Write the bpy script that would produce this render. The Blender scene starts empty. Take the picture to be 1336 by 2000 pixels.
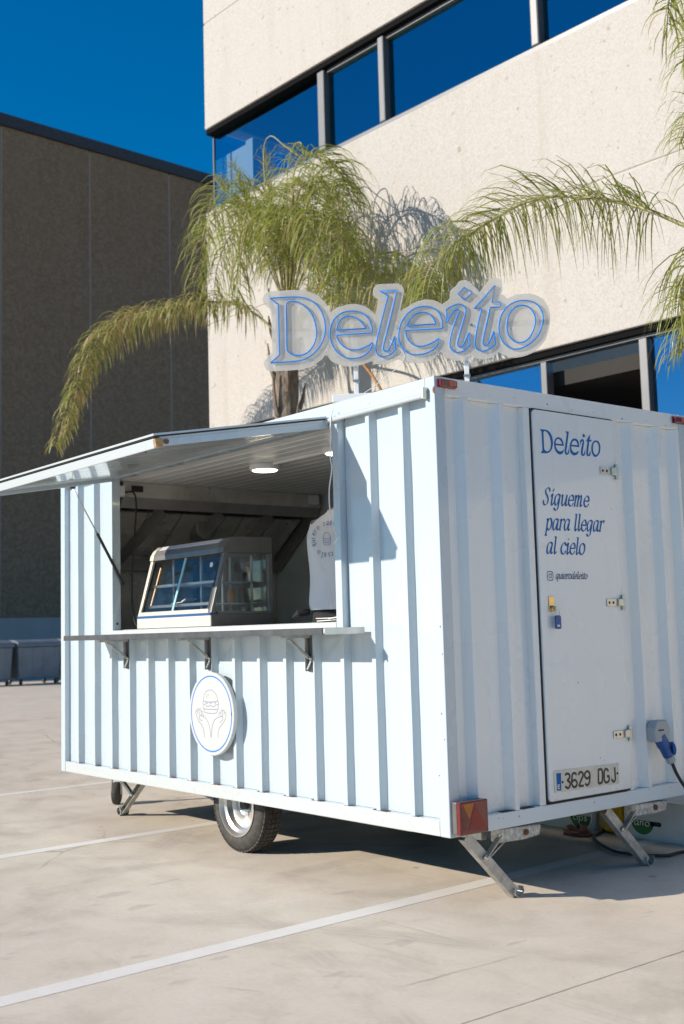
import bpy, math, random
import numpy as np
from mathutils import Vector, Matrix
from mathutils.bvhtree import BVHTree

random.seed(7)
R = math.radians
SC = bpy.context.scene
COL = SC.collection

# ------------------------------------------------------------------ camera
CAM = np.array([3.98440, -3.82940, 1.31952])
YAW, PITCH, ROLL, FPX = 0.8893571, 0.1031393, -0.0270862, 2253.406   # focal length in photo pixels
PW, PH = 1336.0, 2000.0


def _axes():
    cy, sy, cp, sp = math.cos(YAW), math.sin(YAW), math.cos(PITCH), math.sin(PITCH)
    d = np.array([-sy * cp, cy * cp, sp])
    r = np.array([cy, sy, 0.0])
    u = np.cross(r, d)
    cr, sr = math.cos(ROLL), math.sin(ROLL)
    return cr * r + sr * u, -sr * r + cr * u, d


AR, AU, AD = _axes()
cd = bpy.data.cameras.new('camera')
cam = bpy.data.objects.new('camera', cd)
COL.objects.link(cam)
m = Matrix(((AR[0], AU[0], -AD[0], CAM[0]), (AR[1], AU[1], -AD[1], CAM[1]), (AR[2], AU[2], -AD[2], CAM[2]), (0, 0, 0, 1)))
cam.matrix_world = m
cd.sensor_fit = 'VERTICAL'
cd.sensor_height = 36.0
cd.sensor_width = 24.0
cd.lens = FPX / PH * 36.0
cd.clip_start = 0.05
cd.clip_end = 3000
cd.dof.use_dof = True
cd.dof.focus_distance = 5.9
cd.dof.aperture_fstop = 3.2
SC.camera = cam

# ------------------------------------------------------------------ sky and sun
SUN_AZ, SUN_EL = R(-112.5), R(24.5)
TOSUN = Vector((math.cos(SUN_AZ) * math.cos(SUN_EL), math.sin(SUN_AZ) * math.cos(SUN_EL), math.sin(SUN_EL)))
W = bpy.data.worlds.new('World')
SC.world = W
W.use_nodes = True
nt = W.node_tree
bg = nt.nodes['Background']
sky = nt.nodes.new('ShaderNodeTexSky')
sky.sky_type = 'NISHITA'
sky.sun_disc = False
sky.sun_elevation = SUN_EL
sky.sun_rotation = math.atan2(TOSUN.x, TOSUN.y)
sky.altitude = 300
sky.air_density = 1.0
sky.dust_density = 0.05
sky.ozone_density = 3.8
hs = nt.nodes.new('ShaderNodeHueSaturation')
hs.inputs['Saturation'].default_value = 1.48
hs.inputs['Value'].default_value = 1.0
nt.links.new(sky.outputs[0], hs.inputs['Color'])
nt.links.new(hs.outputs[0], bg.inputs[0])
bg.inputs[1].default_value = 0.09

sl = bpy.data.lights.new('sun', 'SUN')
sl.energy = 4.0
sl.angle = R(0.5)
sl.color = (1.0, 0.90, 0.76)
so = bpy.data.objects.new('sun', sl)
COL.objects.link(so)
so.rotation_euler = TOSUN.to_track_quat('Z', 'Y').to_euler()
so.location = (-6, -14, 12)

SC.view_settings.view_transform = 'Standard'
SC.view_settings.look = 'None'
SC.view_settings.exposure = 0.56
SC.view_settings.gamma = 1.0
SC.view_settings.use_curve_mapping = False
SC.render.engine = 'CYCLES'
SC.cycles.use_denoising = True
SC.cycles.max_bounces = 12
SC.cycles.diffuse_bounces = 8
SC.cycles.transparent_max_bounces = 16
SC.cycles.sample_clamp_indirect = 6.0
SC.cycles.caustics_reflective = False
SC.cycles.caustics_refractive = False

# ------------------------------------------------------------------ helpers


def ray(px):
    return AD + AR * ((px[0] - PW / 2) / FPX) - AU * ((px[1] - PH / 2) / FPX)


def at(px, axis, val):
    """photo pixel -> point on the plane axis = val"""
    v = ray(px)
    t = (val - CAM[axis]) / v[axis]
    return Vector(CAM + t * v)


def atp(px, p0, n):
    v = ray(px)
    n = np.array(n, float)
    t = ((np.array(p0, float) - CAM) @ n) / (v @ n)
    return Vector(CAM + t * v)


def crom(pts, n=6, closed=False):
    """Catmull-Rom through points"""
    P = [Vector(q) for q in pts]
    out = []
    N = len(P)
    rng = range(N) if closed else range(N - 1)
    for i in rng:
        p1, p2 = P[i], P[(i + 1) % N]
        p0 = P[i - 1] if (closed or i > 0) else p1 * 2 - p2
        p3 = P[(i + 2) % N] if (closed or i + 2 < N) else p2 * 2 - p1
        for k in range(n):
            t = k / n
            out.append(0.5 * ((2 * p1) + (p2 - p0) * t + (2 * p0 - 5 * p1 + 4 * p2 - p3) * t * t + (3 * p1 - p0 - 3 * p2 + p3) * t ** 3))
    if not closed:
        out.append(P[-1])
    return out


def smooth_corners(seq, n=5):
    """seq of (x, y) or (x, y, 'c'): closed outline, smooth except at corners marked c"""
    N = len(seq)
    cs = [i for i, s in enumerate(seq) if len(s) > 2]
    if not cs:
        return crom([Vector((s[0], s[1])) for s in seq], n, True)
    out = []
    for a, i in enumerate(cs):
        j = cs[(a + 1) % len(cs)]
        if j <= i:
            j += N
        run = [Vector((seq[k % N][0], seq[k % N][1])) for k in range(i, j + 1)]
        if len(run) == 2:
            out.append(run[0])
        else:
            out += crom(run, n)[:-1]
    return out


ORG = {}


class MB:
    def __init__(s):
        s.v = []
        s.f = []
        s.mi = []
        s.cur = 0

    def face(s, idx):
        s.f.append(tuple(idx))
        s.mi.append(s.cur)

    def box(s, a, b):
        x0, y0, z0 = (min(a[i], b[i]) for i in range(3))
        x1, y1, z1 = (max(a[i], b[i]) for i in range(3))
        n = len(s.v)
        s.v += [(x0, y0, z0), (x1, y0, z0), (x1, y1, z0), (x0, y1, z0), (x0, y0, z1), (x1, y0, z1), (x1, y1, z1), (x0, y1, z1)]
        for q in ((0, 3, 2, 1), (4, 5, 6, 7), (0, 1, 5, 4), (1, 2, 6, 5), (2, 3, 7, 6), (3, 0, 4, 7)):
            s.face([n + k for k in q])
        return s

    def obox(s, c, ax, ay, az):
        """oriented box: centre and three half-axis vectors"""
        c, ax, ay, az = Vector(c), Vector(ax), Vector(ay), Vector(az)
        n = len(s.v)
        for sz in (-1, 1):
            for sx, sy in ((-1, -1), (1, -1), (1, 1), (-1, 1)):
                s.v.append(tuple(c + ax * sx + ay * sy + az * sz))
        for q in ((0, 3, 2, 1), (4, 5, 6, 7), (0, 1, 5, 4), (1, 2, 6, 5), (2, 3, 7, 6), (3, 0, 4, 7)):
            s.face([n + k for k in q])
        return s

    def bar(s, a, b, w, h, up=(0, 0, 1)):
        a, b = Vector(a), Vector(b)
        d = (b - a)
        x = d.normalized()
        y = Vector(up).cross(x)
        if y.length < 1e-4:
            y = Vector((1, 0, 0)).cross(x)
        y.normalize()
        z = x.cross(y)
        return s.obox((a + b) / 2, d / 2, y * w / 2, z * h / 2)

    def prism(s, poly, off):
        """poly: 3-D points, extruded by off"""
        off = Vector(off)
        n = len(s.v)
        k = len(poly)
        s.v += [tuple(Vector(q)) for q in poly] + [tuple(Vector(q) + off) for q in poly]
        s.face([n + i for i in range(k)][::-1])
        s.face([n + k + i for i in range(k)])
        for i in range(k):
            j = (i + 1) % k
            s.face([n + i, n + j, n + k + j, n + k + i])
        return s

    def tube(s, pts, r, seg=8, closed=False, cap=True):
        P = [Vector(q) for q in pts]
        N = len(P)
        rr = r if isinstance(r, (list, tuple)) else [r] * N
        n = len(s.v)
        prev = None
        for i in range(N):
            if closed:
                t = P[(i + 1) % N] - P[i - 1]
            else:
                t = P[min(i + 1, N - 1)] - P[max(i - 1, 0)]
            if t.length < 1e-9:
                t = Vector((0, 0, 1))
            t.normalize()
            if prev is None:
                a = Vector((0, 0, 1)) if abs(t.z) < .9 else Vector((1, 0, 0))
                x = a.cross(t).normalized()
            else:
                x = (prev - t * prev.dot(t))
                if x.length < 1e-6:
                    x = Vector((1, 0, 0)).cross(t)
                x.normalize()
            prev = x
            y = t.cross(x)
            for k in range(seg):
                an = 2 * math.pi * k / seg
                s.v.append(tuple(P[i] + x * math.cos(an) * rr[i] + y * math.sin(an) * rr[i]))
        M = N if closed else N - 1
        for i in range(M):
            a0, b0 = n + i * seg, n + ((i + 1) % N) * seg
            for k in range(seg):
                k2 = (k + 1) % seg
                s.face((a0 + k, a0 + k2, b0 + k2, b0 + k))
        if cap and not closed:
            s.face([n + k for k in range(seg)][::-1])
            s.face([n + (N - 1) * seg + k for k in range(seg)])
        return s

    def lathe(s, c, axis, prof, seg=32, ref=None, closed=False, cap=True):
        """prof: (along axis, radius)"""
        c, ax = Vector(c), Vector(axis).normalized()
        a = Vector(ref) if ref else (Vector((0, 0, 1)) if abs(ax.z) < .9 else Vector((1, 0, 0)))
        x = (a - ax * a.dot(ax)).normalized()
        y = ax.cross(x)
        n = len(s.v)
        for (h, r) in prof:
            for k in range(seg):
                an = 2 * math.pi * k / seg
                s.v.append(tuple(c + ax * h + (x * math.cos(an) + y * math.sin(an)) * r))
        K = len(prof)
        for i in range(K if closed else K - 1):
            i2 = (i + 1) % K
            for k in range(seg):
                k2 = (k + 1) % seg
                s.face((n + i * seg + k, n + i * seg + k2, n + i2 * seg + k2, n + i2 * seg + k))
        if not closed and cap:
            if prof[0][1] > 1e-6:
                s.face([n + k for k in range(seg)][::-1])
            if prof[-1][1] > 1e-6:
                s.face([n + (K - 1) * seg + k for k in range(seg)])
        return s

    def strip(s, pts, wid, nrm, off=0.0):
        """flat ribbon along pts in a plane with normal nrm"""
        P = [Vector(q) for q in pts]
        nrm = Vector(nrm).normalized()
        n = len(s.v)
        N = len(P)
        for i in range(N):
            t = (P[min(i + 1, N - 1)] - P[max(i - 1, 0)])
            if t.length < 1e-9:
                t = Vector((0, 0, 1))
            t.normalize()
            w = wid[i] if isinstance(wid, (list, tuple)) else wid
            sd = t.cross(nrm).normalized() * w / 2
            s.v.append(tuple(P[i] + sd + nrm * off))
            s.v.append(tuple(P[i] - sd + nrm * off))
        for i in range(N - 1):
            a = n + 2 * i
            s.face((a, a + 2, a + 3, a + 1))
        return s

    def quad(s, a, b, c, d):
        n = len(s.v)
        s.v += [tuple(a), tuple(b), tuple(c), tuple(d)]
        s.face((n, n + 1, n + 2, n + 3))
        return s


def mk(name, mb, mat, parent=None, smooth=False, bevel=0.0, seg=2, auto=None):
    o3 = ORG.get(parent.name, Vector((0, 0, 0))) if parent else Vector((0, 0, 0))
    me = bpy.data.meshes.new(name)
    me.from_pydata([(v[0] - o3.x, v[1] - o3.y, v[2] - o3.z) for v in mb.v], [], mb.f)
    mats = mat if isinstance(mat, (list, tuple)) else [mat]
    for q in mats:
        me.materials.append(q)
    if len(mats) > 1:
        me.polygons.foreach_set('material_index', mb.mi)
    me.validate()
    me.update()
    if smooth:
        me.polygons.foreach_set('use_smooth', [True] * len(me.polygons))
        if auto:
            try:
                me.set_sharp_from_angle(angle=R(auto))
            except Exception:
                pass
    o = bpy.data.objects.new(name, me)
    COL.objects.link(o)
    if parent:
        o.parent = parent
        ORG[o.name] = o3
    if bevel:
        b = o.modifiers.new('bevel', 'BEVEL')
        b.width = bevel
        b.segments = seg
        b.limit_method = 'ANGLE'
        b.angle_limit = R(40)
    return o


def thing(name, label, cat, loc, group=None):
    o = bpy.data.objects.new(name, None)
    COL.objects.link(o)
    o.location = loc
    o.empty_display_size = 0.2
    ORG[o.name] = Vector(loc)
    o['label'] = label
    o['category'] = cat
    if group:
        o['group'] = group
    return o


def tag(o, label, cat, group=None):
    o['label'] = label
    o['category'] = cat
    if group:
        o['group'] = group
    return o


# ------------------------------------------------------------------ materials
class Mat:
    def __init__(s, name):
        s.m = bpy.data.materials.new(name)
        s.m.use_nodes = True
        s.t = s.m.node_tree
        s.b = s.t.nodes['Principled BSDF']
        s.out = s.t.nodes['Material Output']

    def n(s, typ, **kw):
        x = s.t.nodes.new(typ)
        for k, v in kw.items():
            if k in x.inputs:
                x.inputs[k].default_value = v
            else:
                setattr(x, k, v)
        return x

    def l(s, a, b):
        s.t.links.new(a, b)

    def set(s, **kw):
        for k, v in kw.items():
            s.b.inputs[k.replace('_', ' ')].default_value = v
        return s

    def coord(s, scale=(1, 1, 1)):
        g = s.n('ShaderNodeNewGeometry')
        mp = s.n('ShaderNodeMapping')
        mp.inputs['Scale'].default_value = scale
        s.l(g.outputs['Position'], mp.inputs['Vector'])
        return mp.outputs[0]

    def noise(s, scale, detail=4, rough=.55, vec=None, dist=0.0):
        x = s.n('ShaderNodeTexNoise')
        x.inputs['Scale'].default_value = scale
        x.inputs['Detail'].default_value = detail
        x.inputs['Roughness'].default_value = rough
        x.inputs['Distortion'].default_value = dist
        s.l(vec if vec is not None else s.coord(), x.inputs['Vector'])
        return x.outputs[0]

    def ramp(s, fac, stops):
        x = s.n('ShaderNodeValToRGB')
        e = x.color_ramp.elements
        while len(e) > 1:
            e.remove(e[-1])
        e[0].position = stops[0][0]
        e[0].color = (*stops[0][1], 1) if len(stops[0][1]) == 3 else stops[0][1]
        for pos, c in stops[1:]:
            k = e.new(pos)
            k.color = (*c, 1) if len(c) == 3 else c
        s.l(fac, x.inputs[0])
        return x.outputs[0]

    def mix(s, fac, a, b, mode='MIX'):
        x = s.n('ShaderNodeMix')
        x.data_type = 'RGBA'
        x.blend_type = mode
        for sock, v in ((x.inputs[0], fac), (x.inputs[6], a), (x.inputs[7], b)):
            if isinstance(v, (int, float)):
                sock.default_value = v
            elif isinstance(v, tuple):
                sock.default_value = (*v, 1) if len(v) == 3 else v
            else:
                s.l(v, sock)
        return x.outputs[2]

    def math(s, op, a, b=0.0):
        x = s.n('ShaderNodeMath', operation=op)
        for sock, v in ((x.inputs[0], a), (x.inputs[1], b)):
            if isinstance(v, (int, float)):
                sock.default_value = v
            else:
                s.l(v, sock)
        return x.outputs[0]

    def base(s, c):
        if isinstance(c, tuple):
            s.b.inputs['Base Color'].default_value = (*c, 1)
        else:
            s.l(c, s.b.inputs['Base Color'])
        return s

    def bump(s, h, strength=.3, dist=.01):
        x = s.n('ShaderNodeBump')
        x.inputs['Strength'].default_value = strength
        x.inputs['Distance'].default_value = dist
        s.l(h, x.inputs['Height'])
        s.l(x.outputs[0], s.b.inputs['Normal'])
        return s


def plain(name, col, rough=.5, metal=0.0, var=.08, vs=8.0, spec=.5, bump=0.0, bs=200.0):
    M = Mat(name)
    M.set(Roughness=rough, Metallic=metal)
    M.b.inputs['Specular IOR Level'].default_value = spec
    if var:
        n = M.noise(vs, 5, .6)
        c = M.ramp(n, [(.3, tuple(x * (1 - var) for x in col)), (.7, tuple(min(1, x * (1 + var)) for x in col))])
        M.base(c)
    else:
        M.base(tuple(col))
    if bump:
        M.bump(M.noise(bs, 3), bump, .002)
    return M.m


MT = {}


def paint_mat(name, col, dirt=.5):
    """glossy trailer paint: slight waviness, grime specks, vertical run streaks"""
    M = Mat(name)
    M.set(Roughness=.3)
    M.b.inputs['Specular IOR Level'].default_value = .5
    M.b.inputs['Coat Weight'].default_value = .8
    M.b.inputs['Coat Roughness'].default_value = .06
    big = M.noise(1.4, 4)
    st = M.noise(1.0, 5, .65, M.coord((38, 38, .9)))
    streak = M.ramp(st, [(.56, (0, 0, 0)), (.72, (1, 1, 1))])
    sp = M.noise(55, 3, .6)
    spec = M.ramp(sp, [(.70, (0, 0, 0)), (.76, (1, 1, 1))])
    c = M.mix(M.ramp(big, [(.35, (0, 0, 0)), (.7, (1, 1, 1))]), tuple(col), tuple(x * .985 for x in col))
    c = M.mix(M.math('MULTIPLY', streak, .13 * dirt), c, (.42, .40, .36))
    c = M.mix(M.math('MULTIPLY', spec, .10 * dirt), c, (.30, .27, .22))
    g_ = M.n('ShaderNodeNewGeometry')
    sx_ = M.n('ShaderNodeSeparateXYZ')
    M.l(g_.outputs['Position'], sx_.inputs[0])
    low = M.ramp(M.math('ADD', sx_.outputs[2], M.math('MULTIPLY', M.noise(5, 4, .7), .25)), [(.44, (1, 1, 1)), (.72, (0, 0, 0))])
    splash = M.ramp(M.noise(34, 5, .75), [(.50, (0, 0, 0)), (.66, (1, 1, 1))])
    c = M.mix(M.math('MULTIPLY', M.math('MULTIPLY', low, splash), .22 + .25 * dirt), c, (.33, .28, .22))
    c = M.mix(M.math('MULTIPLY', low, .10 + .1 * dirt), c, (.45, .40, .33))
    M.base(c)
    M.l(M.ramp(M.noise(2.2, 3), [(.3, (.24, .24, .24)), (.7, (.32, .32, .32))]), M.b.inputs['Roughness'])
    M.bump(M.noise(2.0, 2, .4, M.coord((1, 1, .35))), .012, .02)
    return M.m


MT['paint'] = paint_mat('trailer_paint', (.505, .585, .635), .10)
MT['paint_rear_lifted'] = paint_mat('trailer_paint_rear_lifted', (.76, .80, .81), .7)  # rear copy of the paint, made lighter to lift the shaded end
MT['paint_white'] = paint_mat('white_paint', (.53, .585, .61), .2)


def chip_mat():
    """white paint with rust and chips"""
    M = Mat('chipped_white_paint')
    n = M.noise(26, 6, .7)
    k = M.ramp(n, [(.66, (0, 0, 0)), (.69, (1, 1, 1))])
    c = M.mix(k, (.68, .74, .77), (.20, .13, .08))
    M.base(c)
    M.set(Roughness=.42)
    return M.m


MT['paint_chip'] = chip_mat()
MT['hood_grey'] = plain('hood_grey_steel', (.30, .29, .275), .4, .2, .2, 4)
MT['rust'] = plain('rust', (.22, .10, .04), .9, 0, .5, 60)
MT['grime'] = plain('black_grime', (.06, .055, .05), .9, 0, .4, 60)
MT['black'] = plain('black_rubber', (.02, .02, .02), .6, 0, .2, 30)
MT['black_gloss'] = plain('black_plastic', (.018, .018, .02), .3, 0, 0)
MT['blue_print'] = plain('blue_vinyl', (.004, .13, .40), .55, 0, .05, 8, .2)
MT['navy_print'] = plain('navy_vinyl', (.03, .06, .17), .5, 0, .05)
MT['grey_print'] = plain('grey_line_print', (.15, .18, .33), .5, 0, 0)
MT['ring_print'] = plain('blue_ring_print', (.02, .20, .62), .4, 0, 0)
MT['sign_white'] = plain('white_sign_board', (.54, .55, .55), .35, 0, .02)
MT['steel'] = plain('brushed_steel', (.55, .54, .52), .32, 1.0, .12, 9)
MT['steel_edge'] = plain('steel_edge_strip', (.085, .087, .095), .45, .3, .25, 14)
MT['galv'] = plain('galvanised_steel', (.46, .46, .44), .5, .7, .28, 22, bump=.2)
MT['hinge'] = plain('zinc_hinge', (.62, .61, .54), .35, .85, .12, 40)
MT['brass'] = plain('brass', (.75, .52, .22), .28, 1.0, .15, 80)
MT['white_plastic'] = plain('white_plastic', (.78, .79, .78), .4, 0, .03)
MT['grey_plastic'] = plain('grey_plastic', (.36, .40, .43), .4, 0, .05)
MT['blue_plastic'] = plain('blue_plastic', (.015, .09, .30), .35, 0, .08)
MT['darkgrey'] = plain('charcoal_paint', (.14, .135, .13), .4, .2, .1)
MT['midgrey'] = plain('grey_lacquer', (.20, .20, .20), .38, .4, .1)
MT['beige'] = plain('beige_metal', (.66, .63, .55), .4, .1, .05)
MT['inner_wall'] = plain('interior_panel', (.70, .75, .74), .4, 0, .12, 3)
MT['ceiling_board'] = plain('ceiling_board', (.72, .72, .70), .25, 0, .08, 3)
MT['cardboard_white'] = plain('white_cardboard', (.62, .63, .66), .7, 0, .08, 6)
MT['cardboard'] = plain('brown_cardboard', (.40, .29, .17), .8, 0, .1, 12)
MT['green_print'] = plain('green_print', (.02, .14, .045), .6, 0, .05)
MT['white_print'] = plain('white_print', (.75, .76, .75), .6, 0, 0)
MT['skin'] = plain('skin', (.55, .34, .25), .55, 0, .08, 20)
MT['hair'] = plain('dark_hair', (.02, .014, .01), .55, 0, .2, 60)
MT['trousers'] = plain('black_cloth', (.012, .012, .016), .85, 0, .3, 30)
MT['bin'] = plain('dark_bin_plastic', (.16, .19, .22), .5, 0, .15, 3)
MT['wood'] = plain('raw_wood', (.42, .26, .12), .8, 0, .3, 40)
MT['frame_alu'] = plain('grey_aluminium', (.125, .13, .14), .4, .2, .1, 3)
MT['soffit_shadow_black'] = plain('soffit_shadow_black', (.006, .006, .007), .9, 0, 0, 1, .1)  # near-black for the soffit shadow painted in over the windows
MT['dark_gap'] = plain('dark_recess', (.02, .02, .022), .8, 0, 0)
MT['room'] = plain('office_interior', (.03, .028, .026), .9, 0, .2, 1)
MT['room_white'] = plain('white_interior_wall', (.88, .88, .86), .8, 0, .02)
MT['chassis'] = plain('dark_chassis', (.05, .05, .052), .6, .4, .3, 12)
MT['paper'] = plain('white_paper', (.85, .85, .84), .8, 0, .02)
MT['amber'] = plain('amber_lens', (.42, .13, .012), .18, 0, .1, 60)
MT['redbag'] = plain('red_plastic_bag', (.22, .09, .07), .35, 0, .3, 30)


def lens_mat():
    M = Mat('red_lens')
    n = M.noise(14, 4, .6)
    M.base(M.ramp(n, [(.3, (.12, .008, .008)), (.7, (.20, .014, .012))]))
    M.set(Roughness=.16)
    M.b.inputs['Coat Weight'].default_value = .6
    v = M.n('ShaderNodeTexVoronoi')
    v.inputs['Scale'].default_value = 170
    M.l(M.coord(), v.inputs['Vector'])
    M.bump(v.outputs[0], .25, .002)
    return M.m


MT['red_lens'] = lens_mat()


def wet_steel():
    """kitchen steel with smoky tarnish"""
    M = Mat('tarnished_steel')
    M.set(Metallic=.25)
    n = M.noise(2.2, 6, .62, None, 1.2)
    M.base(M.ramp(n, [(.3, (.40, .37, .33)), (.6, (.66, .63, .58)), (.8, (.76, .73, .69))]))
    M.l(M.ramp(M.noise(5, 4), [(.3, (.22, .22, .22)), (.7, (.45, .45, .45))]), M.b.inputs['Roughness'])
    M.bump(M.noise(1.6, 2), .15, .05)
    return M.m


MT['hood_steel'] = wet_steel()


def glass_mat(name, tint, refl, gtint=(1, 1, 1), rough=.0):
    """thin pane: see-through tint plus mirror reflection"""
    M = Mat(name)
    tr = M.n('ShaderNodeBsdfTransparent')
    tr.inputs[0].default_value = (*tint, 1)
    gl = M.n('ShaderNodeBsdfGlossy')
    gl.inputs['Color'].default_value = (*gtint, 1)
    gl.inputs['Roughness'].default_value = rough
    if rough:
        bu = M.n('ShaderNodeBump')
        bu.inputs['Strength'].default_value = .06
        bu.inputs['Distance'].default_value = .05
        M.l(M.noise(.9, 2, .4), bu.inputs['Height'])
        M.l(bu.outputs[0], gl.inputs['Normal'])
    lw = M.n('ShaderNodeLayerWeight')
    lw.inputs['Blend'].default_value = .25
    mr = M.n('ShaderNodeMapRange')
    mr.inputs['To Min'].default_value = refl
    mr.inputs['To Max'].default_value = min(1.0, refl + .6)
    M.l(lw.outputs['Fresnel'], mr.inputs['Value'])
    mx = M.n('ShaderNodeMixShader')
    M.l(mr.outputs[0], mx.inputs[0])
    M.l(tr.outputs[0], mx.inputs[1])
    M.l(gl.outputs[0], mx.inputs[2])
    M.l(mx.outputs[0], M.out.inputs[0])
    return M.m


MT['glass_case'] = glass_mat('display_glass', (.92, .95, .96), .05)
MT['glass_win'] = glass_mat('solar_glass', (.55, .70, .80), .36, (.14, .68, .82), .004)
MT['glass_low'] = glass_mat('window_glass', (.10, .12, .14), .55, (.28, .52, .70), .004)


def acrylic():
    M = Mat('frosted_acrylic')
    M.base((.86, .81, .74))
    M.set(Roughness=.32)
    M.b.inputs['Specular IOR Level'].default_value = .5
    tr = M.n('ShaderNodeBsdfTransparent')
    tr.inputs[0].default_value = (.94, .96, .96, 1)
    tl = M.n('ShaderNodeBsdfTranslucent')
    tl.inputs[0].default_value = (.88, .85, .80, 1)
    a = M.n('ShaderNodeMixShader')
    a.inputs[0].default_value = .45
    M.l(M.b.outputs[0], a.inputs[1])
    M.l(tl.outputs[0], a.inputs[2])
    b = M.n('ShaderNodeMixShader')
    M.l(M.ramp(M.noise(4, 4), [(.3, (.50, .50, .50)), (.7, (.64, .64, .64))]), b.inputs[0])
    M.l(tr.outputs[0], b.inputs[1])
    M.l(a.outputs[0], b.inputs[2])
    M.l(b.outputs[0], M.out.inputs[0])
    return M.m


MT['acrylic'] = acrylic()


def neon():
    M = Mat('blue_neon_flex')
    M.base((.0, .21, .62))
    M.set(Roughness=.4)
    M.b.inputs['Emission Color'].default_value = (0, .19, .85, 1)
    M.b.inputs['Emission Strength'].default_value = .12
    return M.m


MT['neon'] = neon()


def lampglow():
    M = Mat('lit_lamp_diffuser')
    M.base((.9, .9, .85))
    M.b.inputs['Emission Color'].default_value = (1, .86, .66, 1)
    M.b.inputs['Emission Strength'].default_value = 5.0
    return M.m


MT['lamp'] = lampglow()


def oil():
    M = Mat('yellow_cooking_oil')
    M.base((.75, .50, .03))
    M.set(Roughness=.08)
    M.b.inputs['Transmission Weight'].default_value = .55
    M.b.inputs['IOR'].default_value = 1.3
    return M.m


MT['oil'] = oil()


def concrete():
    """power-floated car park concrete: cloudy tone, stains, scuffs, specks"""
    M = Mat('car_park_concrete')
    p = M.coord()
    big = M.noise(.55, 6, .6, p, .4)
    mid = M.noise(2.6, 6, .65, p, .3)
    fine = M.noise(38, 5, .7, p)
    c = M.ramp(big, [(.28, (.60, .515, .42)), (.5, (.725, .635, .52)), (.74, (.80, .715, .60))])
    c = M.mix(.55, c, M.ramp(mid, [(.28, (.50, .425, .335)), (.5, (.725, .635, .52)), (.75, (.82, .74, .63))]))
    c = M.mix(.22, c, M.ramp(fine, [(.3, (.50, .43, .35)), (.7, (.80, .72, .62))]))
    # brush / wheel scuffs, drawn out along two directions
    for ang, sc, th, am in ((.5, (1.2, 24, 1), .63, .28), (-1.05, (.9, 20, 1), .66, .22), (1.9, (.5, 30, 1), .67, .25)):
        mp = M.n('ShaderNodeMapping')
        mp.inputs['Rotation'].default_value = (0, 0, ang)
        mp.inputs['Scale'].default_value = sc
        M.l(p, mp.inputs['Vector'])
        s_ = M.noise(1.0, 4, .6, mp.outputs[0], .5)
        gate = M.ramp(M.noise(.9, 3, .5, p), [(.5, (0, 0, 0)), (.66, (1, 1, 1))])
        k = M.math('MULTIPLY', M.ramp(s_, [(th - .06, (0, 0, 0)), (th + .08, (1, 1, 1))]), gate)
        c = M.mix(M.math('MULTIPLY', k, am), c, (.30, .27, .24))
    # oil drops and flat stains
    v = M.n('ShaderNodeTexVoronoi')
    v.inputs['Scale'].default_value = 1.9
    M.l(M.mix(.12, p, M.noise(5, 3, .5, p)), v.inputs['Vector'])
    spot = M.ramp(v.outputs[0], [(.028, (1, 1, 1)), (.055, (0, 0, 0))])
    c = M.mix(M.math('MULTIPLY', spot, .5), c, (.19, .17, .15))
    mp = M.n('ShaderNodeMapping')
    mp.inputs['Scale'].default_value = (2.2, 1.0, 1)
    mp.inputs['Rotation'].default_value = (0, 0, .7)
    M.l(p, mp.inputs['Vector'])
    sn = M.noise(2.3, 3, .45, mp.outputs[0])
    c = M.mix(M.math('MULTIPLY', M.ramp(sn, [(.66, (0, 0, 0)), (.70, (1, 1, 1))]), .30), c, (.33, .30, .26))
    # curved tyre marks: rings about distant centres, broken up by noise
    for cx, cy, rad, wd, am, sc in ((-6.0, 1.0, 4.2, .11, .30, 3.0), (-6.0, 1.0, 5.55, .11, .26, 3.0), (3.5, -7.5, 6.4, .10, .30, 2.2), (3.5, -7.5, 7.85, .10, .26, 2.2),
                                    (-9.0, -6.0, 7.3, .12, .28, 2.6), (-9.0, -6.0, 8.75, .12, .24, 2.6), (8.0, 1.5, 9.4, .10, .26, 2.4), (-2.5, -9.0, 8.55, .11, .26, 3.3), (40.0, -3.2, 42.6, .13, .34, 2.0), (40.0, -3.2, 44.3, .13, .30, 2.0)):
        mp = M.n('ShaderNodeVectorMath', operation='DISTANCE')
        M.l(p, mp.inputs[0])
        mp.inputs[1].default_value = (cx, cy, 0)
        dd = M.math('ABSOLUTE', M.math('SUBTRACT', mp.outputs['Value'], rad))
        band = M.ramp(M.math('DIVIDE', dd, wd), [(.55, (1, 1, 1)), (1.0, (0, 0, 0))])
        ribs = M.n('ShaderNodeMath', operation='SINE')
        M.l(M.math('MULTIPLY', dd, 170.0), ribs.inputs[0])
        rb_ = M.math('ADD', M.math('MULTIPLY', ribs.outputs[0], .25), .75)
        gate = M.ramp(M.noise(sc * .35, 3, .6, p), [(.46, (0, 0, 0)), (.62, (1, 1, 1))])
        k = M.math('MULTIPLY', M.math('MULTIPLY', band, gate), M.math('MULTIPLY', rb_, am))
        c = M.mix(k, c, (.27, .235, .20))
    # broad damp-looking clouds and hairline cracks
    c = M.mix(M.math('MULTIPLY', M.ramp(M.noise(1.1, 5, .7, p, 1.5), [(.52, (0, 0, 0)), (.72, (1, 1, 1))]), .34), c, (.36, .31, .25))
    vc = M.n('ShaderNodeTexVoronoi', feature='DISTANCE_TO_EDGE')
    vc.inputs['Scale'].default_value = .33
    M.l(M.mix(.10, p, M.noise(1.5, 5, .7, p)), vc.inputs['Vector'])
    cr = M.math('MULTIPLY', M.ramp(vc.outputs[0], [(.0012, (1, 1, 1)), (.003, (0, 0, 0))]), M.ramp(M.noise(.8, 2, .5, p), [(.52, (0, 0, 0)), (.6, (.6, .6, .6))]))
    c = M.mix(cr, c, (.22, .19, .16))
    v2 = M.n('ShaderNodeTexVoronoi')
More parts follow.
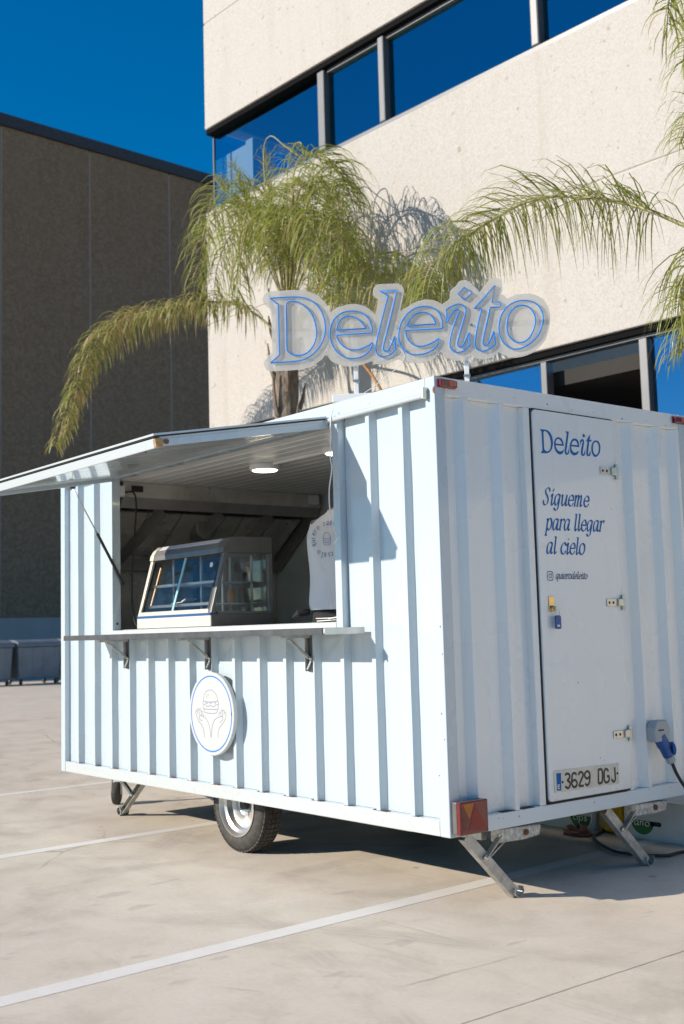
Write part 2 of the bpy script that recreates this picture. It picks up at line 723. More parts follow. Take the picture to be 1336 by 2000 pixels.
    v2.inputs['Scale'].default_value = 9
    M.l(p, v2.inputs['Vector'])
    c = M.mix(M.math('MULTIPLY', M.ramp(v2.outputs[0], [(.03, (1, 1, 1)), (.06, (0, 0, 0))]), .35), c, (.20, .18, .16))
    M.base(c)
    M.l(M.ramp(mid, [(.3, (.55, .55, .55)), (.7, (.82, .82, .82))]), M.b.inputs['Roughness'])
    M.b.inputs['Specular IOR Level'].default_value = .3
    M.bump(M.math('ADD', fine, M.math('MULTIPLY', mid, 2.0)), .12, .006)
    return M.m


MT['concrete'] = concrete()


def line_paint():
    M = Mat('worn_white_road_paint')
    p = M.coord()
    w = M.noise(6, 6, .7, p)
    f = M.noise(70, 3, .6, p)
    c = M.mix(M.ramp(w, [(.35, (0, 0, 0)), (.75, (.5, .5, .5))]), (.85, .81, .75), (.74, .685, .61))
    c = M.mix(M.ramp(f, [(.60, (0, 0, 0)), (.74, (.5, .5, .5))]), c, (.46, .43, .39))
    M.base(c)
    M.set(Roughness=.7)
    return M.m


MT['line'] = line_paint()


def aggregate(name, cols, speck, scale=60.0, bmp=.25):
    """exposed pebble precast panel"""
    M = Mat(name)
    p = M.coord()
    v = M.n('ShaderNodeTexVoronoi')
    v.inputs['Scale'].default_value = scale
    M.l(p, v.inputs['Vector'])
    sep = M.n('ShaderNodeSeparateColor')
    M.l(v.outputs['Color'], sep.inputs[0])
    c = M.ramp(sep.outputs[0], cols)
    big = M.noise(.6, 5, .6, p)
    c = M.mix(M.ramp(big, [(.3, (0, 0, 0)), (.7, (.5, .5, .5))]), c, cols[1][1])
    sp = M.noise(13, 2, .5, p)
    c = M.mix(M.ramp(sp, [(.69, (0, 0, 0)), (.73, (.8, .8, .8))]), c, speck)
    st = M.noise(1.0, 5, .6, M.coord((3.5, 3.5, .22)))
    c = M.mix(M.ramp(st, [(.52, (0, 0, 0)), (.75, (.22, .22, .22))]), c, speck)
    M.base(c)
    M.set(Roughness=.9)
    M.b.inputs['Specular IOR Level'].default_value = .2
    M.bump(v.outputs[0], bmp, .008)
    return M.m


MT['cream'] = aggregate('cream_pebble_panel', [(.0, (.435, .41, .38)), (.4, (.49, .465, .435)), (.8, (.52, .50, .475)), (1.0, (.43, .385, .33))], (.34, .28, .22), 62)
MT['brown_panel'] = aggregate('brown_pebble_panel', [(.0, (.18, .115, .068)), (.4, (.22, .15, .095)), (.8, (.27, .19, .122)), (1.0, (.18, .11, .062))], (.12, .08, .055), 11)
MT['plinth'] = plain('painted_plinth', (.34, .31, .29), .8, 0, .1, .6)


def bark():
    M = Mat('palm_bark')
    p = M.coord((1, 1, .35))
    n = M.noise(16, 6, .7, p, .5)
    M.base(M.ramp(n, [(.3, (.10, .075, .055)), (.55, (.24, .19, .145)), (.75, (.38, .32, .26))]))
    M.set(Roughness=.95)
    M.bump(n, .8, .03)
    return M.m


MT['bark'] = bark()


def leaf_mat():
    M = Mat('palm_leaflet')
    p = M.coord()
    n = M.noise(3.5, 4, .6, p)
    n2 = M.noise(26, 2, .5, p)
    c = M.mix(M.ramp(n2, [(.3, (0, 0, 0)), (.7, (.7, .7, .7))]),
              M.ramp(n, [(.3, (.18, .215, .04)), (.5, (.30, .325, .075)), (.68, (.46, .44, .15))]), (.23, .28, .065))
    M.base(c)
    M.set(Roughness=.38)
    tl = M.n('ShaderNodeBsdfTranslucent')
    M.l(M.mix(.5, c, (.45, .48, .08)), tl.inputs[0])
    mx = M.n('ShaderNodeMixShader')
    mx.inputs[0].default_value = .36
    M.l(M.b.outputs[0], mx.inputs[1])
    M.l(tl.outputs[0], mx.inputs[2])
    M.l(mx.outputs[0], M.out.inputs[0])
    return M.m


MT['leaf'] = leaf_mat()


def dry_mat():
    M = Mat('dry_palm_leaflet')
    M.base(M.ramp(M.noise(9, 3), [(.3, (.34, .24, .09)), (.7, (.50, .40, .20))]))
    M.set(Roughness=.6)
    tl = M.n('ShaderNodeBsdfTranslucent')
    tl.inputs[0].default_value = (.45, .34, .14, 1)
    mx = M.n('ShaderNodeMixShader')
    mx.inputs[0].default_value = .3
    M.l(M.b.outputs[0], mx.inputs[1])
    M.l(tl.outputs[0], mx.inputs[2])
    M.l(mx.outputs[0], M.out.inputs[0])
    return M.m


MT['dry'] = dry_mat()
MT['rachis'] = plain('palm_rachis', (.30, .27, .11), .5, 0, .2, 10)
MT['deadstem'] = plain('dead_palm_stem', (.36, .17, .06), .8, 0, .3, 20)


def shirt_mat():
    M = Mat('white_tee_cloth')
    M.base((.74, .74, .78))
    M.set(Roughness=.9)
    M.bump(M.noise(9, 4, .55, M.coord((1, 1, .35)), .8), .5, .04)
    return M.m


MT['shirt'] = shirt_mat()


def tyre_mat():
    M = Mat('tyre_rubber')
    n = M.noise(30, 4, .6)
    M.base(M.ramp(n, [(.3, (.028, .027, .026)), (.7, (.075, .068, .060))]))
    M.set(Roughness=.75)
    return M.m


MT['tyre'] = tyre_mat()

# ================================================================== the setting
def st(o):
    o['kind'] = 'structure'
    return o


ground = bpy.data.objects.new('ground', None)
COL.objects.link(ground)
ground['kind'] = 'structure'
ORG['ground'] = Vector((0, 0, 0))
# base sheet under the slabs, then the concrete slabs with a sawn joint between them
b = MB()
b.quad((-600, -400, -.02), (400, -400, -.02), (400, 600, -.02), (-600, 600, -.02))
mk('sub_base', b, MT['grime'], ground)
JX = 1.082
b = MB()
xs = [(-600, 400)]
edge = []
yy = -14.0
while yy < 14.0:
    edge.append((JX - .0035 + random.uniform(-.0012, .0012), yy))
    yy += .06
pl = [(-600, -400, 0), (JX, -400, 0)] + [(x, y, 0) for x, y in edge] + [(JX, 600, 0), (-600, 600, 0)]
b.prism(pl, (0, 0, -.018))
mk('concrete_slab', b, MT['concrete'], ground)
b = MB()
pr = [(400, 600, 0), (JX, 600, 0)] + [(x + .0072 + random.uniform(-.001, .001), y, 0) for x, y in reversed(edge)] + [(JX, -400, 0), (400, -400, 0)]
b.prism(pr, (0, 0, -.018))
mk('concrete_slab', b, MT['concrete'], ground)

# painted bay lines
for x0, y0, y1, lab in ((-.348, -6, 3.2, 'white bay line running under the rear jack legs'),
                        (-3.05, -6, 3.2, 'white bay line running under the trailer wheel'),
                        (-5.74, -6, 3.2, 'white bay line beyond the front of the trailer')):
    b = MB()
    n = 60
    for i in range(n):
        ya, yb = y0 + (y1 - y0) * i / n, y0 + (y1 - y0) * (i + 1) / n
        ca, cb = x0 - .047 * ya, x0 - .047 * yb
        b.quad((ca - .057, ya, .0012), (ca + .057, ya, .0012), (cb + .057, yb, .0012), (cb - .057, yb, .0012))
    o = mk('bay_line', b, MT['line'])
    tag(o, lab, 'road marking', 'white parking bay lines')

# ------------------------------------------------------------------ office building behind the trailer
UB, NB, QB = Vector((.9988, .049, 0)), Vector((.049, -.9988, 0)), Vector((-5, 4.7, 0))


def bp(u, d, z):
    return QB + UB * u + NB * d + Vector((0, 0, z))


def bbox(mb, u0, u1, d0, d1, z0, z1):
    c = bp((u0 + u1) / 2, (d0 + d1) / 2, (z0 + z1) / 2)
    mb.obox(c, UB * (u1 - u0) / 2, -NB * (d1 - d0) / 2, Vector((0, 0, (z1 - z0) / 2)))
    return mb


bld = thing('office_building', 'cream pebble-panel office building with strip windows behind the trailer', 'building', bp(0, -2, 0))
for (z0, z1) in ((4.03, 5.512), (5.526, 7.10), (8.30, 9.824), (9.838, 11.6)):
    for (u0, u1) in ((-4.09, 4.8), (4.812, 13.0)):
        mk('wall_panel', bbox(MB(), u0, u1, -.25, 0, z0, z1), MT['cream'], bld, bevel=.012)
# backing behind the joints
for (z0, z1) in ((4.06, 7.07), (8.33, 11.55)):
    mk('joint_backing', bbox(MB(), -4.06, 12.98, -.4, -.010, z0, z1), plain('joint_mortar', (.50, .46, .41), .9, 0, .05, 2), bld)
# left flank, roof slab and back
mk('side_wall', bbox(MB(), -4.08, -3.85, -12, -.26, 8.32, 11.6), MT['cream'], bld)
mk('side_wall', bbox(MB(), -4.08, -3.85, -12, -.26, 0, 7.08), MT['cream'], bld)
mk('roof', bbox(MB(), -4.05, 13, -12, -.26, 11.3, 11.5), MT['plinth'], bld)
# upper strip window
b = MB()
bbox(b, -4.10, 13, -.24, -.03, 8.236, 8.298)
mk('head_shadow_strip', b, MT['soffit_shadow_black'], bld)  # dark strip drawn in place of the soffit shadow on the glazing
panes = ((-4.06, -1.764), (-1.636, -.677), (-.573, 1.567), (1.677, 4.01), (4.12, 6.4), (6.5, 9.0))
win = mk('window', bbox(bbox(MB(), -4.06, 9.0, -.20, -.06, 7.10, 7.185), -1.62, 9.0, -.18, -.10, 8.185, 8.235), MT['frame_alu'], bld, bevel=.01)
for u, w in ((-1.70, .13), (-.625, .105), (1.622, .11), (4.065, .11), (6.45, .1)):
    mk('mullion', bbox(MB(), u - w / 2, u + w / 2, -.19, -.055, 7.186, 8.234), MT['frame_alu'], win, bevel=.018)
mk('corner_post', bbox(MB(), -4.085, -4.062, -.16, -.13, 7.186, 8.234), MT['frame_alu'], win)
for a, c in panes:
    mk('pane', MB().quad(bp(a + .001, -.146, 7.187), bp(c - .001, -.146, 7.187), bp(c - .001, -.146, 8.233), bp(a + .001, -.146, 8.233)), MT['glass_win'], win)
mk('pane', MB().quad(bp(-4.066, -.15, 7.1), bp(-4.066, -3.0, 7.1), bp(-4.066, -3.0, 8.3), bp(-4.066, -.15, 8.3)), MT['glass_win'], win)
# room behind the upper window
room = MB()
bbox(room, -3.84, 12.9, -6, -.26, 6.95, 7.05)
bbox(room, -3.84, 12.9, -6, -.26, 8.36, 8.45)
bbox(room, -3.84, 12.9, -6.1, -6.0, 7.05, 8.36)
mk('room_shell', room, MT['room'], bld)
a = atp((443, 300), bp(0, -.36, 0), NB)
c = atp((497, 300), bp(0, -.36, 0), NB)
ua, uc = (a - QB).dot(UB), (c - QB).dot(UB)
col = bbox(bbox(MB(), ua, uc - .16, -.7, -.36, 7.06, 8.03), uc - .15, uc, -.7, -.33, 7.06, 8.06)
mk('interior_column', col, MT['room_white'], bld)
# ground floor glazing
mk('head_shadow_strip', bbox(MB(), -4.08, 13, -.24, -.04, 3.968, 4.028), MT['soffit_shadow_black'], bld)  # same painted head shadow, over the lower windows
lw = mk('window', bbox(MB(), -4.06, 12.9, -.20, -.09, 3.934, 3.967), MT['frame_alu'], bld, bevel=.006)
for u, w in ((-2.2, .08), (-.3, .08), (1.522, .075), (2.672, .09), (4.9, .09), (7, .09)):
    mk('mullion', bbox(MB(), u - w / 2, u + w / 2, -.19, -.08, .95, 3.933), MT['frame_alu'], lw, bevel=.008)
for a, c, zl in ((-4.05, -2.25, .96), (-2.15, -.35, .96), (-.25, 1.472, .96), (2.723, 4.85, .96), (4.95, 6.95, 2.76), (7.05, 12.9, 2.76)):
    mk('pane', MB().quad(bp(a + .001, -.146, zl), bp(c - .001, -.146, zl), bp(c - .001, -.146, 3.933), bp(a + .001, -.146, 3.933)), MT['glass_low'], lw)
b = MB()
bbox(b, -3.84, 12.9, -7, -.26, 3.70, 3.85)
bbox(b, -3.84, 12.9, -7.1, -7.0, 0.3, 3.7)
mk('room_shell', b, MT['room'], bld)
mk('wall_panel', bbox(MB(), 4.96, 13, -.25, 0, .952, 2.74), MT['cream'], bld, bevel=.01)
mk('wall_panel', bbox(MB(), -4.09, 13, -.25, 0, 0, .94), MT['cream'], bld, bevel=.01)

# ------------------------------------------------------------------ brown warehouse far left
UL, NL, QL = Vector((-.049, .9988, 0)), Vector((.9988, .049, 0)), Vector((-41.7, 15, 0))


def lb(mb, v0, v1, d0, d1, z0, z1):
    c = QL + UL * ((v0 + v1) / 2) + NL * ((d0 + d1) / 2) + Vector((0, 0, (z0 + z1) / 2))
    mb.obox(c, UL * (v1 - v0) / 2, NL * (d1 - d0) / 2, Vector((0, 0, (z1 - z0) / 2)))
    return mb


wh = thing('warehouse', 'tall windowless brown pebble-panel warehouse in shade at far left', 'building', QL - NL * 6)
for k in range(-7, 7):
    v0, v1 = 4.29 + 4.24 * k, 4.29 + 4.24 * (k + 1)
    mk('wall_panel', lb(MB(), v0 + .04, v1 - .04, -.4, 0, 2.24, 23.25), MT['brown_panel'], wh, bevel=.03)
va, vb = 4.29 - 7 * 4.24, 4.29 + 7 * 4.24
mk('joint_filler', lb(MB(), va, vb, -.6, -.02, 2.3, 23.2), plain('pale_joint_sealant', (.27, .23, .19), .9, 0, .1, 1), wh)
mk('roof_coping', lb(MB(), va - .1, vb + .1, -.6, .12, 23.25, 23.77), MT['chassis'], wh)
mk('plinth', lb(MB(), va, vb, -.5, .05, 0, 2.24), MT['plinth'], wh)
mk('rear_block', lb(MB(), va, vb, -14, -.62, 0, 23.2), MT['brown_panel'], wh)


# wheeled bins in front of it
def make_bin(lab, x, y0, y1):
    t = thing('waste_container', lab, 'waste bin', (x - .5, (y0 + y1) / 2, 0), 'bins in front of the brown warehouse')
    yc, hw = (y0 + y1) / 2, (y1 - y0) / 2
    b = MB()
    n = len(b.v)
    lo = [(x - 1.0, yc - hw * .92, .17), (x - .06, yc - hw * .92, .17), (x - .06, yc + hw * .92, .17), (x - 1.0, yc + hw * .92, .17)]
    hi = [(x - 1.08, yc - hw, 1.12), (x, yc - hw, 1.12), (x, yc + hw, 1.12), (x - 1.08, yc + hw, 1.12)]
    b.v += lo + hi
    for q in ((3, 2, 1, 0), (4, 5, 6, 7), (0, 1, 5, 4), (1, 2, 6, 5), (2, 3, 7, 6), (3, 0, 4, 7)):
        b.face(q)
    mk('body', b, MT['bin'], t, bevel=.03)
    for i in range(4):
        yr = yc - hw * .75 + i * hw * .5
        mk('rib', MB().prism([(x - .045, yr - .05, .2), (x - .045, yr + .05, .2), (x + .012, yr + .05, 1.1), (x + .012, yr - .05, 1.1)], (-.05, 0, 0)), MT['bin'], t, bevel=.01)
    mk('rim', MB().box((x - 1.12, yc - hw - .03, 1.13), (x + .05, yc + hw + .03, 1.19)), MT['bin'], t, bevel=.015)
    ld = []
    for i in range(9):
        an = math.pi * i / 8
        ld.append((x - .53 - .55 * math.cos(an), yc - hw, 1.2 + .13 * math.sin(an)))
    mk('lid', MB().prism(ld, (0, 2 * hw, 0)), MT['bin'], t, smooth=True, auto=40)
    for sx in (-.92, -.14):
        for sy in (-.8, .8):
            c = (x + sx, yc + hw * sy - .02, .09)
            mk('castor', MB().lathe(c, (0, 1, 0), [(0, .085), (.04, .085)], 16), MT['black'], t)
            mk('castor_fork', MB().box((c[0] - .02, c[1] - .01, .1), (c[0] + .02, c[1] + .05, .175)), MT['galv'], t)
    return t


make_bin('dark grey wheeled bin cut by the left edge of the photo', -28.5, 8.72, 10.0)
make_bin('dark blue-grey wheeled bin next to the trailer front corner', -28.5, 10.16, 11.52)
make_bin('dark wheeled bin mostly hidden behind the trailer front edge', -28.5, 11.68, 13.0)


# ------------------------------------------------------------------ palms
def frond(pts, ll=.55, dens=46, droop=1.0, seed=0, r0=.016, spread=1.0, start=.22, wid=.013, dry=.10):
    """returns (rachis MB, leaflet MB) for a feather palm frond along pts"""
    rg = random.Random(seed)
    P = crom(pts, 10)
    L = [0.0]
    for i in range(1, len(P)):
        L.append(L[-1] + (P[i] - P[i - 1]).length)
    T = L[-1]
    ra, lf = MB(), MB()
    ra.tube(P, [max(.0035, r0 * (1 - .85 * l / T)) for l in L], 6)

    def pos(s):
        for i in range(1, len(P)):
            if L[i] >= s:
                k = (s - L[i - 1]) / max(1e-6, L[i] - L[i - 1])
                return P[i - 1].lerp(P[i], k), (P[i] - P[i - 1]).normalized()
        return P[-1], (P[-1] - P[-2]).normalized()

    n = int(T * dens)
    for i in range(n):
        f = start + (1 - start) * (i + rg.random() * .8) / n
        s = f * T
        p, t = pos(s)
        up = Vector((0, 0, 1))
        side = t.cross(up)
        if side.length < .15:
            side = Vector((rg.uniform(-1, 1), rg.uniform(-1, 1), 0))
        side.normalize()
        nrm = side.cross(t).normalized()
        for sg in (-1, 1):
            if rg.random() < .06:
                continue
            env = math.sin(math.pi * min(1, .18 + .82 * f)) ** .6 if f < .55 else (1 - (f - .55) / .45 * .55)
            ln = ll * env * rg.uniform(.72, 1.12)
            tilt = rg.choice((-.35, .05, .5, .75)) + rg.uniform(-.2, .2)
            d = (side * sg * spread + nrm * tilt + t * rg.uniform(.25, .75)).normalized()
            q = p.copy()
            ww = wid * rg.uniform(.7, 1.25)
            seg = 5
            roll = rg.uniform(-.7, .7)
            base = len(lf.v)
            brk = rg.random() < .25
            lf.cur = 1 if rg.random() < dry + .35 * max(0, f - .75) else 0
            for k in range(seg + 1):
                h = k / seg
                w = ww * (1 - h) ** .5 * (1 if k else .5) if k < seg else .0012
                wv = d.cross(Vector((0, 0, 1)))
                if wv.length < .1:
                    wv = side.copy()
                wv.normalize()
                wv = (wv * math.cos(roll) + d.cross(wv) * math.sin(roll))
                lf.v.append(tuple(q + wv * w / 2))
                lf.v.append(tuple(q - wv * w / 2))
                q = q + d * (ln / seg)
                g = droop * (.30 + .16 * k) * (1.7 if brk and k == 1 else 1)
                d = (d + Vector((rg.uniform(-.05, .05), rg.uniform(-.05, .05), -g))).normalized()
            for k in range(seg):
                a_ = base + 2 * k
                lf.face((a_, a_ + 1, a_ + 3, a_ + 2))
    return ra, lf


def add_frond(tree, pts, **kw):
    ra, lf = frond(pts, **kw)
    o = mk('frond', ra, MT['rachis'], tree, smooth=True)
    l = mk('leaflets', lf, [MT['leaf'], MT['dry']], o)
    l['kind'] = 'stuff'
    return o


def wallpts(seq):
    """(px, py, metres in front of the office wall)"""
    return [atp((s[0], s[1]), bp(0, s[2], 0), NB) for s in seq]


def trunk_mesh(p0, p1, r0, r1, seed):
    rg = random.Random(seed)
    b = MB()
    N, S = 60, 18
    for i in range(N + 1):
        h = i / N
        c = Vector(p0).lerp(Vector(p1), h)
        r = r0 + (r1 - r0) * h
        ringb = .06 * (1 if (i % 5 == 0) else 0)
        for k in range(S):
            an = 2 * math.pi * k / S
            rr = r * (1 + ringb + rg.uniform(-.05, .05))
            b.v.append((c.x + rr * math.cos(an), c.y + rr * math.sin(an), c.z))
    for i in range(N):
        for k in range(S):
            k2 = (k + 1) % S
            b.face((i * S + k, i * S + k2, (i + 1) * S + k2, (i + 1) * S + k))
    return b


K = .80
tb = wallpts([(548, 800, K)])[0]
tt = wallpts([(560, 600, K)])[0]
p1 = thing('palm_tree', 'feathery palm with drooping crown and stubby trunk behind the lit sign letter D', 'palm tree', (tb.x, tb.y, 0))
mk('trunk', trunk_mesh((tb.x, tb.y, 0), (tt.x, tt.y, tt.z), .20, .115, 3), MT['bark'], p1)
# old leaf bases round the trunk
for i in range(16):
    an = i * 2.4
    z = tt.z - 1.45 + i * .09
    rr = .15
    c = Vector((tb.x + (tt.x - tb.x) * .8, tb.y + (tt.y - tb.y) * .8, z))
    o_ = Vector((math.cos(an), math.sin(an), 0))
    mk('leaf_base', MB().tube([c + o_ * rr * .9, c + o_ * (rr + .03) + Vector((0, 0, .12)), c + o_ * (rr + .06) + Vector((0, 0, .30 + .1 * (i % 3)))], [.035, .026, .008], 6), MT['bark'], p1)
FR = [
    # right dome
    [(562, 640, K), (578, 480, K), (612, 350, K + 0.06), (655, 330, K + 0.11), (690, 400, K + 0.17), (700, 500, K + 0.19)],
    [(562, 640, K), (572, 450, K + 0.06), (575, 335, K + 0.17), (612, 300, K + 0.28), (655, 325, K + 0.39), (690, 400, K + 0.44)],
    [(562, 640, K), (580, 500, K + 0.11), (605, 390, K + 0.28), (640, 365, K + 0.44), (665, 420, K + 0.55), (670, 520, K + 0.61)],
    [(562, 640, K), (585, 520, K + 0.11), (612, 430, K + 0.33), (632, 420, K + 0.50), (645, 490, K + 0.61), (648, 590, K + 0.66)],
    [(562, 640, K), (590, 540, K), (640, 450, K - 0.06), (680, 460, K - 0.06), (695, 540, K - 0.06)],
    [(562, 640, K), (570, 500, K + 0.11), (580, 390, K + 0.33), (600, 360, K + 0.55), (612, 420, K + 0.66), (610, 520, K + 0.72)],
    [(562, 640, K), (566, 480, K - 0.11), (590, 380, K - 0.22), (640, 380, K - 0.28), (668, 450, K - 0.30)],
    # left dome
    [(560, 640, K), (550, 480, K), (520, 385, K + 0.06), (462, 360, K + 0.11), (415, 400, K + 0.17), (392, 480, K + 0.17)],
    [(560, 640, K), (548, 500, K + 0.06), (500, 415, K + 0.17), (440, 410, K + 0.28), (400, 460, K + 0.33), (385, 560, K + 0.33)],
    [(558, 640, K), (540, 540, K + 0.11), (500, 465, K + 0.28), (455, 455, K + 0.39), (425, 520, K + 0.44), (415, 610, K + 0.44)],
    [(558, 640, K), (545, 520, K + 0.17), (520, 440, K + 0.39), (490, 430, K + 0.55), (470, 500, K + 0.61), (462, 590, K + 0.66)],
    [(560, 640, K), (556, 490, K - 0.11), (520, 410, K - 0.22), (470, 420, K - 0.28), (440, 490, K - 0.28)],
    # centre, towards the camera
    [(562, 640, K), (560, 500, K + 0.22), (552, 420, K + 0.44), (545, 430, K + 0.66), (540, 520, K + 0.77)],
    # right side, lower
    [(565, 640, K), (640, 545, K), (720, 505, K - 0.03), (790, 515, K - 0.06), (838, 570, K - 0.06)],
    [(565, 640, K), (630, 560, K + 0.17), (690, 530, K + 0.28), (740, 560, K + 0.33), (760, 640, K + 0.33)],
    [(565, 640, K), (640, 580, K - 0.17), (720, 545, K - 0.28), (800, 540, K - 0.33), (850, 600, K - 0.33)],
    [(565, 650, K), (620, 600, K + 0.11), (670, 580, K + 0.22), (705, 620, K + 0.28)],
]
for i, s in enumerate(FR):
    add_frond(p1, wallpts(s), ll=.74, dens=30, droop=1.2, seed=20 + i, start=.28, wid=.016)
# stiff young spears
for i, s in enumerate([[(560, 600, K), (500, 440, K + .2), (452, 318, K + .3)], [(560, 600, K), (530, 400, K), (515, 300, K)],
                       [(560, 600, K), (480, 430, K + .3), (420, 350, K + .5)]]):
    add_frond(p1, wallpts(s), ll=.30, dens=30, droop=.12, seed=70 + i, start=.55, r0=.012, spread=.35)
for i, s in enumerate([[(560, 600, K + .1), (525, 420, K + .2), (515, 300, K + .2), (528, 266, K + .2), (556, 285, K + .2), (590, 310, K + .2)],
                       [(570, 600, K), (560, 380, K + .1), (568, 300, K + .1), (586, 278, K + .1), (594, 305, K + .1)]]):
    mk('leaf_stalk', MB().tube(crom(wallpts(s), 8), .007, 6), MT['rachis'], p1, smooth=True)
# the long low frond hanging out to the left
add_frond(p1, wallpts([(562, 690, K), (528, 638, K + .15), (470, 598, K + .3), (400, 590, K + .5), (300, 606, K + .8), (230, 630, K + .95), (180, 682, K + 1.0), (145, 765, K + 1.05), (108, 872, K + 1.1)]),
          ll=.50, dens=60, droop=1.25, seed=99, start=.14, wid=.017, dry=.38)
add_frond(p1, wallpts([(470, 598, K + .3), (400, 590, K + .5), (300, 612, K + .8), (225, 640, K + .95), (180, 700, K + 1.0), (150, 780, K + 1.05), (125, 860, K + 1.1)]),
          ll=.42, dens=44, droop=1.4, seed=98, start=.1, wid=.017, r0=.006, dry=.45)
mk('dead_stalk', MB().tube(crom(wallpts([(570, 640, K), (660, 660, K), (712, 714, K), (742, 758, K), (760, 800, K)]), 6), .016, 7), MT['deadstem'], p1, smooth=True)

# second palm, trunk beyond the right edge of the photo
pb = wallpts([(1460, 560, 2.20)])[0]
p2 = thing('palm_tree', 'palm beyond the right edge whose long fronds arch in front of the wall', 'palm tree', (pb.x, pb.y, 0))
mk('trunk', trunk_mesh((pb.x, pb.y, 0), (pb.x, pb.y, pb.z), .20, .13, 5), MT['bark'], p2)
q0 = (1460, 520, 2.20)
add_frond(p2, wallpts([q0, (1400, 465, 2.25), (1336, 440, 2.30), (1250, 405, 2.35), (1150, 386, 2.40), (1050, 388, 2.40), (960, 430, 2.40), (900, 472, 2.40), (850, 530, 2.35), (822, 600, 2.30)]),
          ll=.70, dens=74, droop=.85, seed=5, start=.24, r0=.018, wid=.011)
add_frond(p2, wallpts([(1000, 405, 2.40), (940, 445, 2.40), (890, 485, 2.45), (850, 540, 2.45), (832, 620, 2.40)]),
          ll=.62, dens=64, droop=1.2, seed=6, start=.10, r0=.008)
for i, s in enumerate([[q0, (1455, 300, 2.10), (1430, 100, 2.00), (1390, -30, 2.00), (1340, -60, 2.00), (1310, -10, 2.00), (1302, 60, 2.00)],
                       [q0, (1470, 250, 2.30), (1450, 60, 2.30), (1400, -20, 2.20), (1350, 30, 2.20), (1335, 130, 2.20)],
                       [q0, (1430, 330, 2.20), (1390, 230, 2.10), (1350, 220, 2.10), (1330, 280, 2.10)],
                       [q0, (1430, 480, 2.30), (1380, 480, 2.40), (1340, 530, 2.50), (1325, 600, 2.50)],
                       [q0, (1420, 540, 2.10), (1380, 560, 2.00), (1345, 620, 2.00), (1330, 690, 2.00)],
                       [q0, (1500, 350, 2.30), (1560, 200, 2.40), (1640, 220, 2.50), (1700, 330, 2.50)],
                       [q0, (1480, 400, 2.70), (1500, 300, 3.20), (1520, 330, 3.60), (1540, 450, 3.80)],
                       [q0, (1520, 470, 2.10), (1600, 440, 2.00), (1680, 520, 2.00)]]):
    add_frond(p2, wallpts(s), ll=.62, dens=40, droop=1.0, seed=40 + i, start=.3)

# ================================================================== the food trailer
LX, WY, Z0, Z1 = 4.132, 2.06, .345, 2.545
ZB, ZT = .422, 2.455          # top of the bottom beam, underside of the top beam
DEP = .04                     # corrugation depth
OX0, OX1, OZ0, OZ1 = -3.306, -.808, 1.372, 2.43   # serving hatch opening
T = thing('food_trailer', 'pale blue corrugated food trailer with open serving hatch on the car park', 'food trailer', (-2.05, 1.03, 0))


def corr_side(x0, x1, z0, z1, ridges, y0=0.0, sgn=1):
    """corrugated sheet in the plane y = y0 (ridges flush, valleys DEP inside)"""
    pr = [(x0, DEP)]
    for xr in sorted(ridges):
        pr += [(xr - .030 - .014, DEP), (xr - .030, 0), (xr, 0), (xr + .014, DEP)]
    pr.append((x1, DEP))
    b = MB()
    # small base radius: add the profile as vertical strips with a few rows so the sheet is not dead flat
    rows = 7
    rg = random.Random(int(abs(x0) * 100 + z0 * 10))
    n = len(pr)
    for j in range(rows):
        z = z0 + (z1 - z0) * j / (rows - 1)
        for (x, y) in pr:
            jit = rg.uniform(-.0012, .0012) if 0 < j < rows - 1 else 0
            b.v.append((x, y0 + sgn * (y + jit), z))
    for j in range(rows - 1):
        for i in range(n - 1):
            a = j * n + i
            b.face((a, a + 1, a + n + 1, a + n))
    return b


def corr_rear(y0, y1, z0, z1, ridges, x=0.0):
    pr = [(y0, DEP)]
    for yr in sorted(ridges):
        pr += [(yr - .036, DEP), (yr - .030, DEP * .86), (yr - .002, DEP * .06), (yr, 0), (yr + .030, 0), (yr + .052, DEP)]
    pr.append((y1, DEP))
    b = MB()
    rows = 7
    n = len(pr)
    rg = random.Random(int(y0 * 100))
    for j in range(rows):
        z = z0 + (z1 - z0) * j / (rows - 1)
        for (y, d) in pr:
            jit = rg.uniform(-.001, .001) if 0 < j < rows - 1 else 0
            b.v.append((x - d - jit, y, z))
    for j in range(rows - 1):
        for i in range(n - 1):
            a = j * n + i
            b.face((a, a + 1, a + n + 1, a + n))
    return b


RID = [-.24 - .257 * k for k in range(15)]
# near long side
mk('side_panel', corr_side(-LX + .07, -.068, ZB + .001, OZ0 - .034, RID), MT['paint'], T)
mk('side_panel', corr_side(-.742, -.068, OZ0 - .034, ZT - .001, RID[:2]), MT['paint'], T)
mk('side_panel', corr_side(-LX + .07, OX0 - .06, OZ0 - .034, ZT - .001, [x for x in RID if x < -3.5]), MT['paint'], T)
# far long side, plain
b = corr_side(-LX + .07, -.068, ZB + .001, ZT - .001, RID, WY, -1)
mk('side_panel', b, MT['paint'], T)
# hatch frame
fr = mk('hatch_frame', MB().box((OX1, -.001, OZ0 - .033), (OX1 + .055, .064, ZT - .001)), MT['paint'], T, bevel=.003)
mk('hatch_frame', MB().box((OX0 - .06, -.001, OZ0 - .033), (OX0, .064, ZT - .001)), MT['paint'], T, bevel=.003)
mk('hatch_frame', MB().box((OX0 + .001, -.003, OZ0 - .032), (OX1 - .001, .064, OZ0 - .004)), MT['paint_white'], T, bevel=.003)
mk('hatch_frame', MB().box((OX0 + .001, .002, OZ1), (OX1 - .001, .064, ZT - .002)), MT['paint'], T)
